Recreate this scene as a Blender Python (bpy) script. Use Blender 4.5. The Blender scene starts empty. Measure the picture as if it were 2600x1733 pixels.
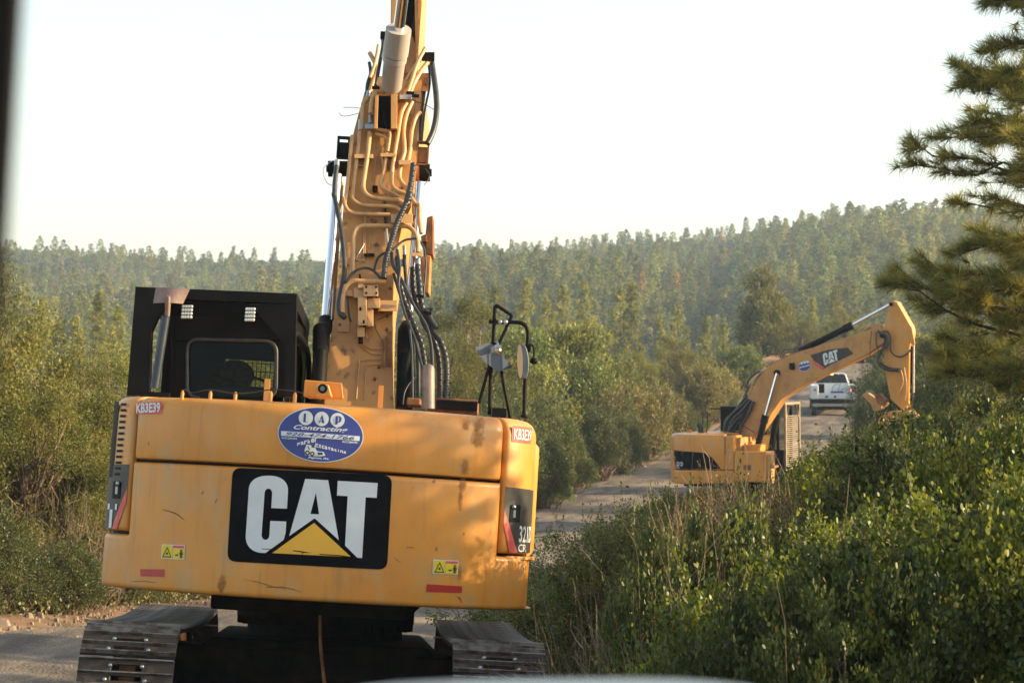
import bpy, bmesh, math, random
import numpy as np
from mathutils import Matrix, Vector
from mathutils.geometry import tessellate_polygon
R_ = math.radians
scene = bpy.context.scene
C = scene.collection
rng = np.random.default_rng(7)
random.seed(7)

# ------------------------------------------------------------------ camera
F_PX, CX, CY, Y_HOR = 5859.0, 1300.0, 866.5, 940.0      # measured on the 2600 px wide photograph
TILT = math.atan((Y_HOR - CY) / F_PX)
cam_d = bpy.data.cameras.new('camera')
cam = bpy.data.objects.new('camera', cam_d); C.objects.link(cam)
cam.location = (0, 0, 0); cam.rotation_euler = (math.pi / 2 + TILT, 0, 0)
cam_d.sensor_width = 36.0; cam_d.lens = 36.0 * F_PX / 2600.0
cam_d.clip_start = 0.05; cam_d.clip_end = 6000
cam_d.dof.use_dof = True; cam_d.dof.focus_distance = 15.0
cam_d.dof.aperture_fstop = cam_d.lens / 9.0              # 9 mm wide aperture
scene.camera = cam
# ------------------------------------------------------------------ sky, sun, exposure
SUN_AZ, SUN_EL = 93.0, 17.0                              # clockwise from the view direction, above the horizon
world = bpy.data.worlds.new('World'); scene.world = world; world.use_nodes = True
wn = world.node_tree; wn.nodes.clear()
w_out = wn.nodes.new('ShaderNodeOutputWorld'); w_bg = wn.nodes.new('ShaderNodeBackground')
sky = wn.nodes.new('ShaderNodeTexSky'); sky.sky_type = 'NISHITA'; sky.sun_disc = False
sky.sun_elevation = R_(SUN_EL); sky.sun_rotation = R_(SUN_AZ)
sky.air_density = 1.0; sky.dust_density = 1.5; sky.ozone_density = 1.0
w_hsv = wn.nodes.new('ShaderNodeHueSaturation'); w_hsv.inputs['Saturation'].default_value = 0.72
w_bg.inputs['Strength'].default_value = 0.15
w_t = wn.nodes.new('ShaderNodeVectorMath'); w_t.operation = 'MULTIPLY'; w_t.inputs[1].default_value = (1.05, 1.0, 0.90)   # warm evening white balance
wn.links.new(sky.outputs[0], w_hsv.inputs['Color']); wn.links.new(w_hsv.outputs[0], w_t.inputs[0]); wn.links.new(w_t.outputs[0], w_bg.inputs[0]); wn.links.new(w_bg.outputs[0], w_out.inputs[0])
sun_d = bpy.data.lights.new('sun', 'SUN'); sun_d.energy = 5.0; sun_d.angle = R_(0.5); sun_d.color = (1.0, 0.76, 0.44)
sun = bpy.data.objects.new('sun', sun_d); C.objects.link(sun)
sdir = Vector((math.sin(R_(SUN_AZ)) * math.cos(R_(SUN_EL)), math.cos(R_(SUN_AZ)) * math.cos(R_(SUN_EL)), math.sin(R_(SUN_EL))))
sun.rotation_euler = sdir.to_track_quat('Z', 'Y').to_euler()
vs = scene.view_settings
vs.view_transform = 'Standard'; vs.look = 'None'; vs.gamma = 1.0; vs.exposure = 1.25; vs.use_curve_mapping = False
scene.render.engine = 'CYCLES'
scene.cycles.max_bounces = 6; scene.cycles.diffuse_bounces = 3; scene.cycles.glossy_bounces = 3
scene.cycles.transmission_bounces = 4; scene.cycles.transparent_max_bounces = 6; scene.cycles.volume_bounces = 1
scene.cycles.use_denoising = True

# ------------------------------------------------------------------ projection helpers (photo pixels -> points in the world)
RX = Matrix.Rotation(TILT, 3, 'X')
def ray(x, y):
    return RX @ Vector(((x - CX) / F_PX, 1.0, -(y - CY) / F_PX))
def at(x, y, d):
    r = ray(x, y); return r * (d / r.y)
def to_px(w):
    c = RX.transposed() @ Vector(w); return (CX + F_PX * c.x / c.y, CY - F_PX * c.z / c.y)
CROP = {'A': (780, 0, 3.015), 'B': (780, 480, 2.8), 'C': (300, 700, 4.202), 'D': (240, 980, 2.613), 'E': (960, 980, 2.6136),
        'F': (0, 1480, 1.5687), 'H': (1180, 740, 4.614), 'L': (700, 1020, 9.8), 'M': (260, 990, 4.019), 'N': (1260, 1030, 3.921),
        'P': (150, 1500, 5.229), 'Q': (1020, 1500, 5.8825), 'G': (1660, 740, 2.904), 'O': (1640, 1020, 5.115), 'R': (2020, 930, 9.8),
        'T': (400, 1200, 3.0167), 'S': (0, 0, 1.0)}
def S(c, x, y):
    a = CROP[c]; return a[0] + x / a[2], a[1] + y / a[2]

# ------------------------------------------------------------------ mesh helpers
def tag(o, label=None, cat=None, group=None, kind=None):
    if label: o['label'] = label
    if cat: o['category'] = cat
    if group: o['group'] = group
    if kind: o['kind'] = kind
    return o
def thing(name, label, cat, mat=None, group=None):
    o = bpy.data.objects.new(name, None); C.objects.link(o)
    if mat is not None: o.matrix_world = mat
    o.empty_display_size = 0.2
    return tag(o, label, cat, group)
def link_mesh(name, me, parent=None):
    o = bpy.data.objects.new(name, me); C.objects.link(o)
    if parent is not None: o.parent = parent
    return o
class MB:
    def __init__(s): s.V = []; s.F = []; s.MI = []; s.mi = 0
    def add(s, V, F):
        n = len(s.V); s.V.extend([tuple(v) for v in V]); s.F.extend([tuple(i + n for i in f) for f in F]); s.MI.extend([s.mi] * len(F)); return s
    def box(s, a, b):
        x0, y0, z0 = a; x1, y1, z1 = b
        V = [(x0,y0,z0),(x1,y0,z0),(x1,y1,z0),(x0,y1,z0),(x0,y0,z1),(x1,y0,z1),(x1,y1,z1),(x0,y1,z1)]
        return s.add(V, [(0,3,2,1),(4,5,6,7),(0,1,5,4),(1,2,6,5),(2,3,7,6),(3,0,4,7)])
    def hexa(s, P):   # 8 free corners, bottom 4 then top 4
        return s.add(P, [(0,3,2,1),(4,5,6,7),(0,1,5,4),(1,2,6,5),(2,3,7,6),(3,0,4,7)])
    def tube(s, pts, r, n=10, smooth=True, caps=True, sub=5):
        P = [Vector(p) for p in pts]
        rr = list(r) if hasattr(r, '__len__') else [r] * len(P)
        if smooth and len(P) > 2:
            Q = []; q = []
            for i in range(len(P) - 1):
                p0 = P[max(i-1,0)]; p1 = P[i]; p2 = P[i+1]; p3 = P[min(i+2,len(P)-1)]
                for k in range(sub):
                    t = k / sub
                    Q.append(0.5*((2*p1)+(p2-p0)*t+(2*p0-5*p1+4*p2-p3)*t*t+(3*p1-p0-3*p2+p3)*t**3)); q.append(rr[i]*(1-t)+rr[i+1]*t)
            Q.append(P[-1]); q.append(rr[-1]); P, rr = Q, q
        up = None; V = []; m = len(P)
        for i in range(m):
            d = (P[min(i+1,m-1)] - P[max(i-1,0)])
            d = d.normalized() if d.length > 1e-9 else Vector((0,0,1))
            if up is None: up = d.orthogonal().normalized()
            up = (up - d * up.dot(d)); up = up.normalized() if up.length > 1e-6 else d.orthogonal().normalized()
            w = d.cross(up)
            for k in range(n):
                a = 2*math.pi*k/n; V.append(P[i] + (up*math.cos(a) + w*math.sin(a)) * rr[i])
        Fc = [(i*n+k, i*n+(k+1)%n, (i+1)*n+(k+1)%n, (i+1)*n+k) for i in range(m-1) for k in range(n)]
        if caps: Fc += [tuple(range(n-1,-1,-1)), tuple((m-1)*n+k for k in range(n))]
        return s.add(V, Fc)
    def cyl(s, a, b, r0, r1=None, n=16, caps=True):
        return s.tube([a, b], [r0, r0 if r1 is None else r1], n, smooth=False, caps=caps)
    def prism(s, front, back):   # two matching loops
        n = len(front)
        return s.add(list(front) + list(back), [tuple(range(n)), tuple(range(2*n-1, n-1, -1))] + [(i, i+n, (i+1)%n+n, (i+1)%n) for i in range(n)])
    def ball(s, c, r, n=10, m=6, sc=(1,1,1)):
        V = []; F = []
        for j in range(m+1):
            t = math.pi*j/m
            for i in range(n):
                a = 2*math.pi*i/n; V.append((c[0]+r*sc[0]*math.sin(t)*math.cos(a), c[1]+r*sc[1]*math.sin(t)*math.sin(a), c[2]+r*sc[2]*math.cos(t)))
        for j in range(m):
            for i in range(n): F.append((j*n+i, (j+1)*n+i, (j+1)*n+(i+1)%n, j*n+(i+1)%n))
        return s.add(V, F)
    def mesh(s, name, mats, M=None, smooth=35):
        me = bpy.data.meshes.new(name)
        V = s.V if M is None else [tuple(M @ Vector(v)) for v in s.V]
        me.from_pydata(V, [], s.F)
        for m in (mats if isinstance(mats, (list, tuple)) else [mats]): me.materials.append(m)
        me.polygons.foreach_set('material_index', s.MI)
        bm = bmesh.new(); bm.from_mesh(me); bmesh.ops.recalc_face_normals(bm, faces=bm.faces); bm.to_mesh(me); bm.free()
        if smooth:
            me.polygons.foreach_set('use_smooth', [True]*len(me.polygons)); me.set_sharp_from_angle(angle=R_(smooth))
        return me
    def build(s, name, mats, parent=None, M=None, smooth=35, bevel=0, seg=2):
        o = link_mesh(name, s.mesh(name, mats, M, smooth), parent)
        if bevel:
            b = o.modifiers.new('bevel', 'BEVEL'); b.width = bevel; b.segments = seg; b.limit_method = 'ANGLE'; b.angle_limit = R_(40)
            b.harden_normals = True
        return o

# ------------------------------------------------------------------ materials
def mat(name, col, rough=0.6, metal=0.0, col2=None, scale=8.0, detail=6.0, amt=(0.4,0.65), bump=0.0, bscale=60.0, coat=0.0, emit=None, stretch=(1,1,1), spec=0.5, rough2=None, third=None, tscale=30.0, tamt=(0.6,0.7)):
    m = bpy.data.materials.new(name); m.use_nodes = True; nt = m.node_tree; N = nt.nodes; L = nt.links
    b = N['Principled BSDF']
    b.inputs['Base Color'].default_value = (*col, 1); b.inputs['Roughness'].default_value = rough; b.inputs['Metallic'].default_value = metal
    b.inputs['Coat Weight'].default_value = coat; b.inputs['Specular IOR Level'].default_value = spec; b.inputs['Coat Roughness'].default_value = 0.25
    tc = N.new('ShaderNodeTexCoord'); mp = N.new('ShaderNodeMapping'); mp.inputs['Scale'].default_value = stretch
    L.new(tc.outputs['Object'], mp.inputs['Vector'])
    def noise(sc, dt):
        n = N.new('ShaderNodeTexNoise'); n.inputs['Scale'].default_value = sc; n.inputs['Detail'].default_value = dt; n.inputs['Roughness'].default_value = 0.6
        L.new(mp.outputs[0], n.inputs['Vector']); return n
    def rmp(n, a):
        r = N.new('ShaderNodeMapRange'); r.inputs['From Min'].default_value = a[0]; r.inputs['From Max'].default_value = a[1]; L.new(n.outputs[0], r.inputs['Value']); return r
    src = None
    if col2 is not None:
        r = rmp(noise(scale, detail), amt); mx = N.new('ShaderNodeMix'); mx.data_type = 'RGBA'
        mx.inputs[6].default_value = (*col, 1); mx.inputs[7].default_value = (*col2, 1); L.new(r.outputs[0], mx.inputs[0]); src = mx.outputs[2]
        if rough2 is not None:
            m2 = N.new('ShaderNodeMix'); m2.inputs[2].default_value = rough; m2.inputs[3].default_value = rough2; L.new(r.outputs[0], m2.inputs[0]); L.new(m2.outputs[0], b.inputs['Roughness'])
    if third is not None:
        r = rmp(noise(tscale, 8), tamt); mx = N.new('ShaderNodeMix'); mx.data_type = 'RGBA'
        if src: L.new(src, mx.inputs[6])
        else: mx.inputs[6].default_value = (*col, 1)
        mx.inputs[7].default_value = (*third, 1); L.new(r.outputs[0], mx.inputs[0]); src = mx.outputs[2]
    if src: L.new(src, b.inputs['Base Color'])
    if bump:
        n = noise(bscale, 6); bp = N.new('ShaderNodeBump'); bp.inputs['Strength'].default_value = bump; bp.inputs['Distance'].default_value = 0.02
        L.new(n.outputs[0], bp.inputs['Height']); L.new(bp.outputs[0], b.inputs['Normal'])
    if emit: b.inputs['Emission Color'].default_value = (*emit[0], 1); b.inputs['Emission Strength'].default_value = emit[1]
    return m
M = {}
M['yellow'] = mat('yellow_paint', (0.66, 0.272, 0.030), 0.42, 0, (0.53, 0.208, 0.028), 1.7, 6, (0.35, 0.65), coat=0.25, stretch=(1,1,0.6), third=(0.52,0.28,0.09), tscale=5.0, tamt=(0.52,0.68), rough2=0.5)
def weather(m, tones):
    """add dust veils, vertical runs and fine scratches to a paint"""
    nt = m.node_tree; N = nt.nodes; L = nt.links; b = N['Principled BSDF']; src = b.inputs['Base Color'].links[0].from_socket
    tc = N.new('ShaderNodeTexCoord')
    for col, sc, scale, lo, hi, amt, warp in tones:
        mp = N.new('ShaderNodeMapping'); mp.inputs['Scale'].default_value = sc; L.new(tc.outputs['Object'], mp.inputs['Vector'])
        n = N.new('ShaderNodeTexNoise'); n.inputs['Scale'].default_value = scale; n.inputs['Detail'].default_value = 8; n.inputs['Roughness'].default_value = .62; n.inputs['Distortion'].default_value = warp; L.new(mp.outputs[0], n.inputs['Vector'])
        r = N.new('ShaderNodeMapRange'); r.inputs['From Min'].default_value = lo; r.inputs['From Max'].default_value = hi; r.inputs['To Max'].default_value = amt; L.new(n.outputs[0], r.inputs['Value'])
        mx = N.new('ShaderNodeMix'); mx.data_type = 'RGBA'; L.new(r.outputs[0], mx.inputs[0]); L.new(src, mx.inputs[6]); mx.inputs[7].default_value = (*col, 1); src = mx.outputs[2]
    L.new(src, b.inputs['Base Color'])
weather(M['yellow'], [((.56,.35,.16), (1,1,.35), 2.6, .52, .74, .38, .6), ((.34,.15,.035), (5,5,.35), 3.0, .56, .70, .55, .2), ((.20,.10,.04), (1,1,1), 55, .67, .72, .8, .0), ((.30,.16,.06), (2,2,.9), 9, .62, .72, .5, 2.5)])
M['yellow_dirty'] = mat('dirty_yellow_paint', (0.50, 0.25, 0.07), 0.55, 0, (0.34, 0.165, 0.06), 3.5, 8, (0.45, 0.7), stretch=(1,1,0.5), third=(0.14,0.06,0.025), tscale=14.0, tamt=(0.6,0.72), coat=0.1)
M['yellow_pipe'] = mat('pipe_paint', (0.53, 0.30, 0.12), 0.45, 0, (0.40, 0.21, 0.08), 9, 6, (0.45, 0.7), coat=0.2)
M['black'] = mat('black_paint', (0.004, 0.004, 0.0045), 0.55, 0, (0.010, 0.0095, 0.009), 4, 6, (0.4, 0.7), spec=.12)
M['dark'] = mat('dark_grime', (0.006, 0.005, 0.004), 0.85, 0, (0.02, 0.014, 0.009), 6, 8, (0.4, 0.7), bump=0.3, spec=.05)
M['rubber'] = mat('rubber', (0.02, 0.021, 0.023), 0.45, 0, (0.045, 0.045, 0.045), 12, 6, (0.45, 0.7))
def hose_mat():
    m = mat('wrapped_hose', (0.02, 0.021, 0.024), 0.4, 0, (0.05, 0.05, 0.05), 12, 6, (0.45, 0.7)); nt = m.node_tree
    w = nt.nodes.new('ShaderNodeTexWave'); w.wave_type = 'BANDS'; w.bands_direction = 'Z'; w.inputs['Scale'].default_value = 7.0
    tc = nt.nodes.new('ShaderNodeTexCoord'); nt.links.new(tc.outputs['Object'], w.inputs[0])
    bp = nt.nodes.new('ShaderNodeBump'); bp.inputs['Strength'].default_value = 0.8; bp.inputs['Distance'].default_value = 0.01
    nt.links.new(w.outputs[1], bp.inputs['Height']); nt.links.new(bp.outputs[0], nt.nodes['Principled BSDF'].inputs['Normal']); return m
M['hose'] = hose_mat()
M['chrome'] = mat('chrome', (0.82, 0.84, 0.88), 0.16, 1.0)
M['steel'] = mat('bare_steel', (0.45, 0.44, 0.42), 0.4, 1.0, (0.3,0.27,0.23), 20, 5, (0.4,0.7))
M['fitting'] = mat('zinc_fitting', (0.42, 0.44, 0.45), 0.35, 0.8)
M['grouser'] = mat('worn_grouser', (0.24, 0.225, 0.21), 0.45, 0.6, (0.10, 0.075, 0.055), 9, 7, (0.45, 0.62))
M['shoe'] = mat('dusty_shoe', (0.055, 0.04, 0.03), 0.8, 0.1, (0.14, 0.105, 0.075), 10, 8, (0.5, 0.75), bump=0.4, bscale=90)
M['rust'] = mat('rust', (0.16, 0.06, 0.025), 0.8, 0, (0.30, 0.13, 0.045), 9, 8, (0.4, 0.65), bump=0.3)
M['orange'] = mat('orange_primer_and_lit_edge', (0.55, 0.21, 0.05), 0.6, 0, (0.22, 0.08, 0.03), 4, 8, (0.5, 0.65))
M['beige'] = mat('weathered_barrel_paint', (0.33, 0.30, 0.275), 0.5, 0, (0.38, 0.34, 0.30), 5, 6, (0.4, 0.7))
M['white'] = mat('white_vinyl', (0.66, 0.70, 0.73), 0.4, 0, (0.6, 0.63, 0.64), 6, 6, (0.4, 0.7))
M['logo_yellow'] = mat('decal_yellow', (0.78, 0.42, 0.03), 0.4)
M['decal_black'] = mat('decal_black', (0.003, 0.0035, 0.0045), 0.6, 0, (0.008, 0.009, 0.010), 5, 8, (0.45,0.7), spec=.06)
M['decal_grey'] = mat('decal_worn', (0.045, 0.042, 0.033), 0.5, 0, (0.02, 0.02, 0.018), 5, 8, (0.35, 0.6))
M['red'] = mat('red_decal', (0.62, 0.08, 0.07), 0.45, 0, (0.7, 0.16, 0.12), 20, 6, (0.5, 0.7))
M['reflector'] = mat('red_reflector', (0.42, 0.02, 0.02), 0.35, 0, (0.3, 0.04, 0.03), 30, 6, (0.5, 0.7))
M['blue'] = mat('blue_decal', (0.035, 0.055, 0.28), 0.4, 0, (0.025, 0.04, 0.2), 3, 3, (0.4, 0.7))
M['warn'] = mat('warning_yellow', (0.72, 0.55, 0.02), 0.45)
M['line'] = mat('black_ink', (0.03, 0.03, 0.02), 0.6)
M['plaque_rust'] = mat('rust_stain', (0.30, 0.11, 0.025), 0.6, 0, (0.36, 0.15, 0.03), 12, 6, (0.4, 0.6))
def soft_edges(m):   # the stain thins out towards its rim
    nt = m.node_tree; N = nt.nodes; L = nt.links; tc = N.new('ShaderNodeTexCoord'); sp = N.new('ShaderNodeSeparateXYZ'); L.new(tc.outputs['Generated'], sp.inputs[0])
    def mth(op, a, b): n = N.new('ShaderNodeMath'); n.operation = op; [L.new(v, n.inputs[i]) if not isinstance(v, float) else setattr(n.inputs[i], 'default_value', v) for i, v in enumerate((a, b))]; return n.outputs[0]
    x = mth('SUBTRACT', sp.outputs[0], .5); z = mth('SUBTRACT', sp.outputs[2], .5); d = mth('ADD', mth('MULTIPLY', x, x), mth('MULTIPLY', z, z))
    no = N.new('ShaderNodeTexNoise'); no.inputs['Scale'].default_value = 26; no.inputs['Detail'].default_value = 5; L.new(tc.outputs['Object'], no.inputs['Vector'])
    v = mth('SUBTRACT', mth('MULTIPLY', no.outputs[0], 1.5), mth('MULTIPLY', d, 5.2)); r = N.new('ShaderNodeMapRange'); r.inputs['From Min'].default_value = .0; r.inputs['From Max'].default_value = .85; r.inputs['To Max'].default_value = .8; L.new(v, r.inputs['Value']); L.new(r.outputs[0], N['Principled BSDF'].inputs['Alpha'])
soft_edges(M['plaque_rust'])
def glass(name, col, alpha_mix, rough=0.05):
    m = bpy.data.materials.new(name); m.use_nodes = True; nt = m.node_tree; N = nt.nodes; L = nt.links
    for n in list(N): N.remove(n)
    o = N.new('ShaderNodeOutputMaterial'); t = N.new('ShaderNodeBsdfTransparent'); t.inputs[0].default_value = (*col, 1)
    g = N.new('ShaderNodeBsdfGlossy'); g.inputs['Roughness'].default_value = rough; g.inputs[0].default_value = (0.9, 0.95, 1, 1)
    mx = N.new('ShaderNodeMixShader'); mx.inputs[0].default_value = alpha_mix
    L.new(t.outputs[0], mx.inputs[1]); L.new(g.outputs[0], mx.inputs[2]); L.new(mx.outputs[0], o.inputs[0]); return m
M['glass'] = glass('cab_glass', (0.72, 0.74, 0.66), 0.006)
M['glass_dark'] = glass('tinted_glass', (0.06, 0.07, 0.07), 0.12)
M['mirror_glass'] = mat('mirror_glass', (0.8, 0.8, 0.8), 0.05, 1.0)
M['mirror_shell'] = mat('blue_grey_plastic', (0.07, 0.095, 0.135), 0.5, 0, (0.12, 0.135, 0.16), 8, 6, (0.45, 0.7))
M['led'] = mat('led_lens', (0.6, 0.65, 0.62), 0.25, 0.3)
M['cloth'] = mat('dark_olive_cloth', (0.035, 0.045, 0.03), 0.9, 0, (0.06, 0.06, 0.035), 20, 4, (0.4, 0.6))
M['skin'] = mat('skin', (0.35, 0.19, 0.12), 0.6)
M['seat'] = mat('seat_fabric', (0.04, 0.04, 0.045), 0.9)

# leaf materials read the per-leaf colour attribute
def leaf_mat(name, trans=0.35, rough=0.5, tint=(1,1,1), vary=0.25, spec=0.3):
    m = bpy.data.materials.new(name); m.use_nodes = True; nt = m.node_tree; N = nt.nodes; L = nt.links
    b = N['Principled BSDF']; out = N['Material Output']
    a = N.new('ShaderNodeAttribute'); a.attribute_name = 'Col'
    oi = N.new('ShaderNodeObjectInfo'); mr = N.new('ShaderNodeMapRange'); mr.inputs['To Min'].default_value = 1 - vary; mr.inputs['To Max'].default_value = 1 + vary
    L.new(oi.outputs['Random'], mr.inputs['Value'])
    mu = N.new('ShaderNodeVectorMath'); mu.operation = 'SCALE'; L.new(a.outputs['Color'], mu.inputs[0]); L.new(mr.outputs[0], mu.inputs['Scale'])
    m2 = N.new('ShaderNodeVectorMath'); m2.operation = 'MULTIPLY'; m2.inputs[1].default_value = tint; L.new(mu.outputs[0], m2.inputs[0])
    L.new(m2.outputs[0], b.inputs['Base Color']); b.inputs['Roughness'].default_value = rough; b.inputs['Specular IOR Level'].default_value = spec
    t = N.new('ShaderNodeBsdfTranslucent'); m3 = N.new('ShaderNodeVectorMath'); m3.operation = 'MULTIPLY'; m3.inputs[1].default_value = (1.25, 1.1, 0.45)
    L.new(m2.outputs[0], m3.inputs[0]); L.new(m3.outputs[0], t.inputs[0])
    mx = N.new('ShaderNodeMixShader'); mx.inputs[0].default_value = trans
    L.new(b.outputs[0], mx.inputs[1]); L.new(t.outputs[0], mx.inputs[2]); L.new(mx.outputs[0], out.inputs[0]); return m
M['leaf'] = leaf_mat('broad_leaf', 0.4, 0.45, tint=(1.1, 1.1, 1.0), spec=0.4)
M['needle'] = leaf_mat('needle_leaf', 0.38, 0.6)
M['bark'] = mat('bark', (0.10, 0.065, 0.04), 0.9, 0, (0.19, 0.13, 0.085), 9, 8, (0.4, 0.7), bump=0.6, bscale=25, stretch=(1,1,0.3))
M['bark_dark'] = mat('dark_bark', (0.045, 0.032, 0.024), 0.9, 0, (0.09, 0.065, 0.05), 9, 8, (0.4, 0.7), bump=0.6, bscale=25, stretch=(1,1,0.3))
M['twig'] = mat('pale_twig', (0.24, 0.17, 0.11), 0.8, 0, (0.33, 0.26, 0.19), 6, 6, (0.4, 0.7))

# ================================================================== THE GROUND AND THE ROAD
def lerp_tab(tab):
    xs = np.array([a for a, b in tab], float); ys = np.array([b for a, b in tab], float)
    return lambda v: np.interp(v, xs, ys)
XL = lerp_tab([(-60,-9),(0,-7.8),(10,-7.2),(20,-6.7),(28,-6.2),(30,-5.6),(37,-4.7),(50,-2.6),(60,-.8),(70,.85),(80,2.9),(95,6.9),(110,10.5),(132,16.3),(150,23),(175,36),(200,55)])
XR = lerp_tab([(-60,2.4),(0,1.9),(12,.75),(20,.6),(25,1.0),(30,1.9),(40,4.0),(50,6.4),(60,9),(70,11),(80,12.6),(95,15.5),(110,19),(132,24),(150,32),(175,48),(200,68)])
ZR = lerp_tab([(-60,.4),(-10,-1.0),(0,-1.61),(14.6,-2.63),(18.8,-2.925),(25,-3.3),(30,-3.5),(37,-3.78),(45,-4.0),(60,-4.12),(75,-3.95),(90,-3.4),(100,-2.85),(110,-2.23),(125,-1.1),(140,.0),(150,.5),(175,1.2),(200,1.5),(400,2)])
def sstep(t): t = np.clip(t, 0, 1); return t*t*(3-2*t)
def road_z(x, y):
    cross = -.0594 * sstep((42 - y) / 18)
    return ZR(y) + cross * (x + 1.41 + .12*(y-16.7)*0)
RIDGE = lerp_tab([(-2000,560),(40,572),(200,578),(400,588),(560,598),(740,602),(1000,588),(1150,582),(1300,582),(1400,570),(1550,552),(1700,532),(1850,518),(2000,506),(2150,500),(2352,505),(4500,560)])
def vnoise(x, y, s, seed=0):
    x = np.asarray(x, float)/s; y = np.asarray(y, float)/s
    xi = np.floor(x); yi = np.floor(y); fx = sstep(x-xi); fy = sstep(y-yi)
    def h(a, b):
        v = np.sin(a*127.1 + b*311.7 + seed*74.7)*43758.5453; return v - np.floor(v)
    return (h(xi,yi)*(1-fx)+h(xi+1,yi)*fx)*(1-fy) + (h(xi,yi+1)*(1-fx)+h(xi+1,yi+1)*fx)*fy - .5
def hill_z(x, y):
    yy = np.maximum(y, 60)
    dpx = 1176 + 5300*x/yy
    zr = (850 - RIDGE(dpx) - np.interp(dpx, [0, 900, 1600], [20, 12, 8]))/5300*660
    t = np.clip((y-185)/(660-185), 0, 1.25)
    z = -7.5 + (zr+7.5)*np.where(t <= 1, t**1.06, 1-(t-1)*1.5)
    amp = np.clip((y-150)/120, 0, 1)*np.clip((700-y)/150, 0, 1)
    z = z + amp*(9*vnoise(x, y, 95, 3) + 4*vnoise(x, y, 42, 5))
    z = z - 4.5*np.exp(-((dpx-1640)/150)**2)*amp - 2.5*np.exp(-((dpx-420)/160)**2)*amp
    return z
def ground_z(x, y, road=False):
    x = np.asarray(x, float); y = np.asarray(y, float)
    xl, xr = XL(y), XR(y)
    rz = road_z(np.clip(x, xl-1.5, xr+1.0), y)
    a = xl - x; b = x - xr
    bump = .18*vnoise(x, y, 2.3, 1) + .07*vnoise(x, y, .7, 2)
    off = np.clip(np.maximum(a, b)/1.0, 0, 1)
    left = -.10*np.clip(a, 0, 3) - .07*np.clip(a-3, 0, 30) + .13*np.exp(-((a-.7)/.45)**2)
    right = .36*np.clip(b, 0, 3.5) + .17*np.clip(b-3.5, 0, 26)
    z = rz + np.where(a > 0, left, 0) + np.where(b > 0, right, 0) + bump*off*np.clip(1+np.maximum(a,b)*.15, 1, 3)
    hz = hill_z(x, y)
    w = np.maximum(sstep((y-118)/75)*sstep((a-1)/14), sstep((y-150)/60))
    w = np.clip(np.maximum(w, sstep((a-14)/40)*sstep((y-40)/60)), 0, 1)
    z = z*(1-w) + hz*w
    if not road: z = z - .13*((a < -.15) & (b < -.15) & (y < 175))
    return z
def gz(x, y): return float(ground_z(np.array([x]), np.array([y]), True)[0])
def grid_mesh(X, Y, Z, uv=None):
    n, m = X.shape
    me = bpy.data.meshes.new('grid')
    V = np.stack([X, Y, Z], -1).reshape(-1, 3).astype(np.float32)
    idx = np.arange(n*m).reshape(n, m)
    F = np.stack([idx[:-1,:-1], idx[:-1,1:], idx[1:,1:], idx[1:,:-1]], -1).reshape(-1, 4)
    me.vertices.add(len(V)); me.vertices.foreach_set('co', V.ravel())
    me.loops.add(F.size); me.loops.foreach_set('vertex_index', F.ravel().astype(np.int32))
    me.polygons.add(len(F)); me.polygons.foreach_set('loop_start', np.arange(0, F.size, 4, dtype=np.int32)); me.polygons.foreach_set('loop_total', np.full(len(F), 4, np.int32))
    if uv is not None:
        l = me.uv_layers.new(name='uv'); l.data.foreach_set('uv', uv.reshape(-1, 2)[F.ravel()].astype(np.float32).ravel())
    me.update(); me.validate(); me.polygons.foreach_set('use_smooth', [True]*len(me.polygons)); return me
ys = np.concatenate([np.arange(-40, 6, 2.0), np.arange(6, 60, .45), np.arange(60, 180, 1.3), np.arange(180, 760, 7), np.array([800, 900, 1100, 1500, 2400, 4000])])
us = np.linspace(-1, 1, 241); us = np.sign(us)*(.35*np.abs(us) + .65*np.abs(us)**3)
YY, UU = np.meshgrid(ys, us, indexing='ij')
XX = UU*(24 + .62*np.maximum(YY, 0)) + np.interp(YY, [0, 60, 150], [0, 3, 12])
ZZ = ground_z(XX, YY)
M_soil = mat('soil_and_litter', (0.17, 0.105, 0.065), 0.95, 0, (0.27, 0.18, 0.115), 1.3, 10, (0.35, 0.65), bump=0.9, bscale=9, third=(0.075, 0.06, 0.03), tscale=.5, tamt=(.5, .62), spec=.15)
me = grid_mesh(XX, YY, ZZ); me.materials.append(M_soil)
ground = link_mesh('ground', me); tag(ground, 'brown soil and litter hillside under the shrubs and pines', kind='structure')
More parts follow.
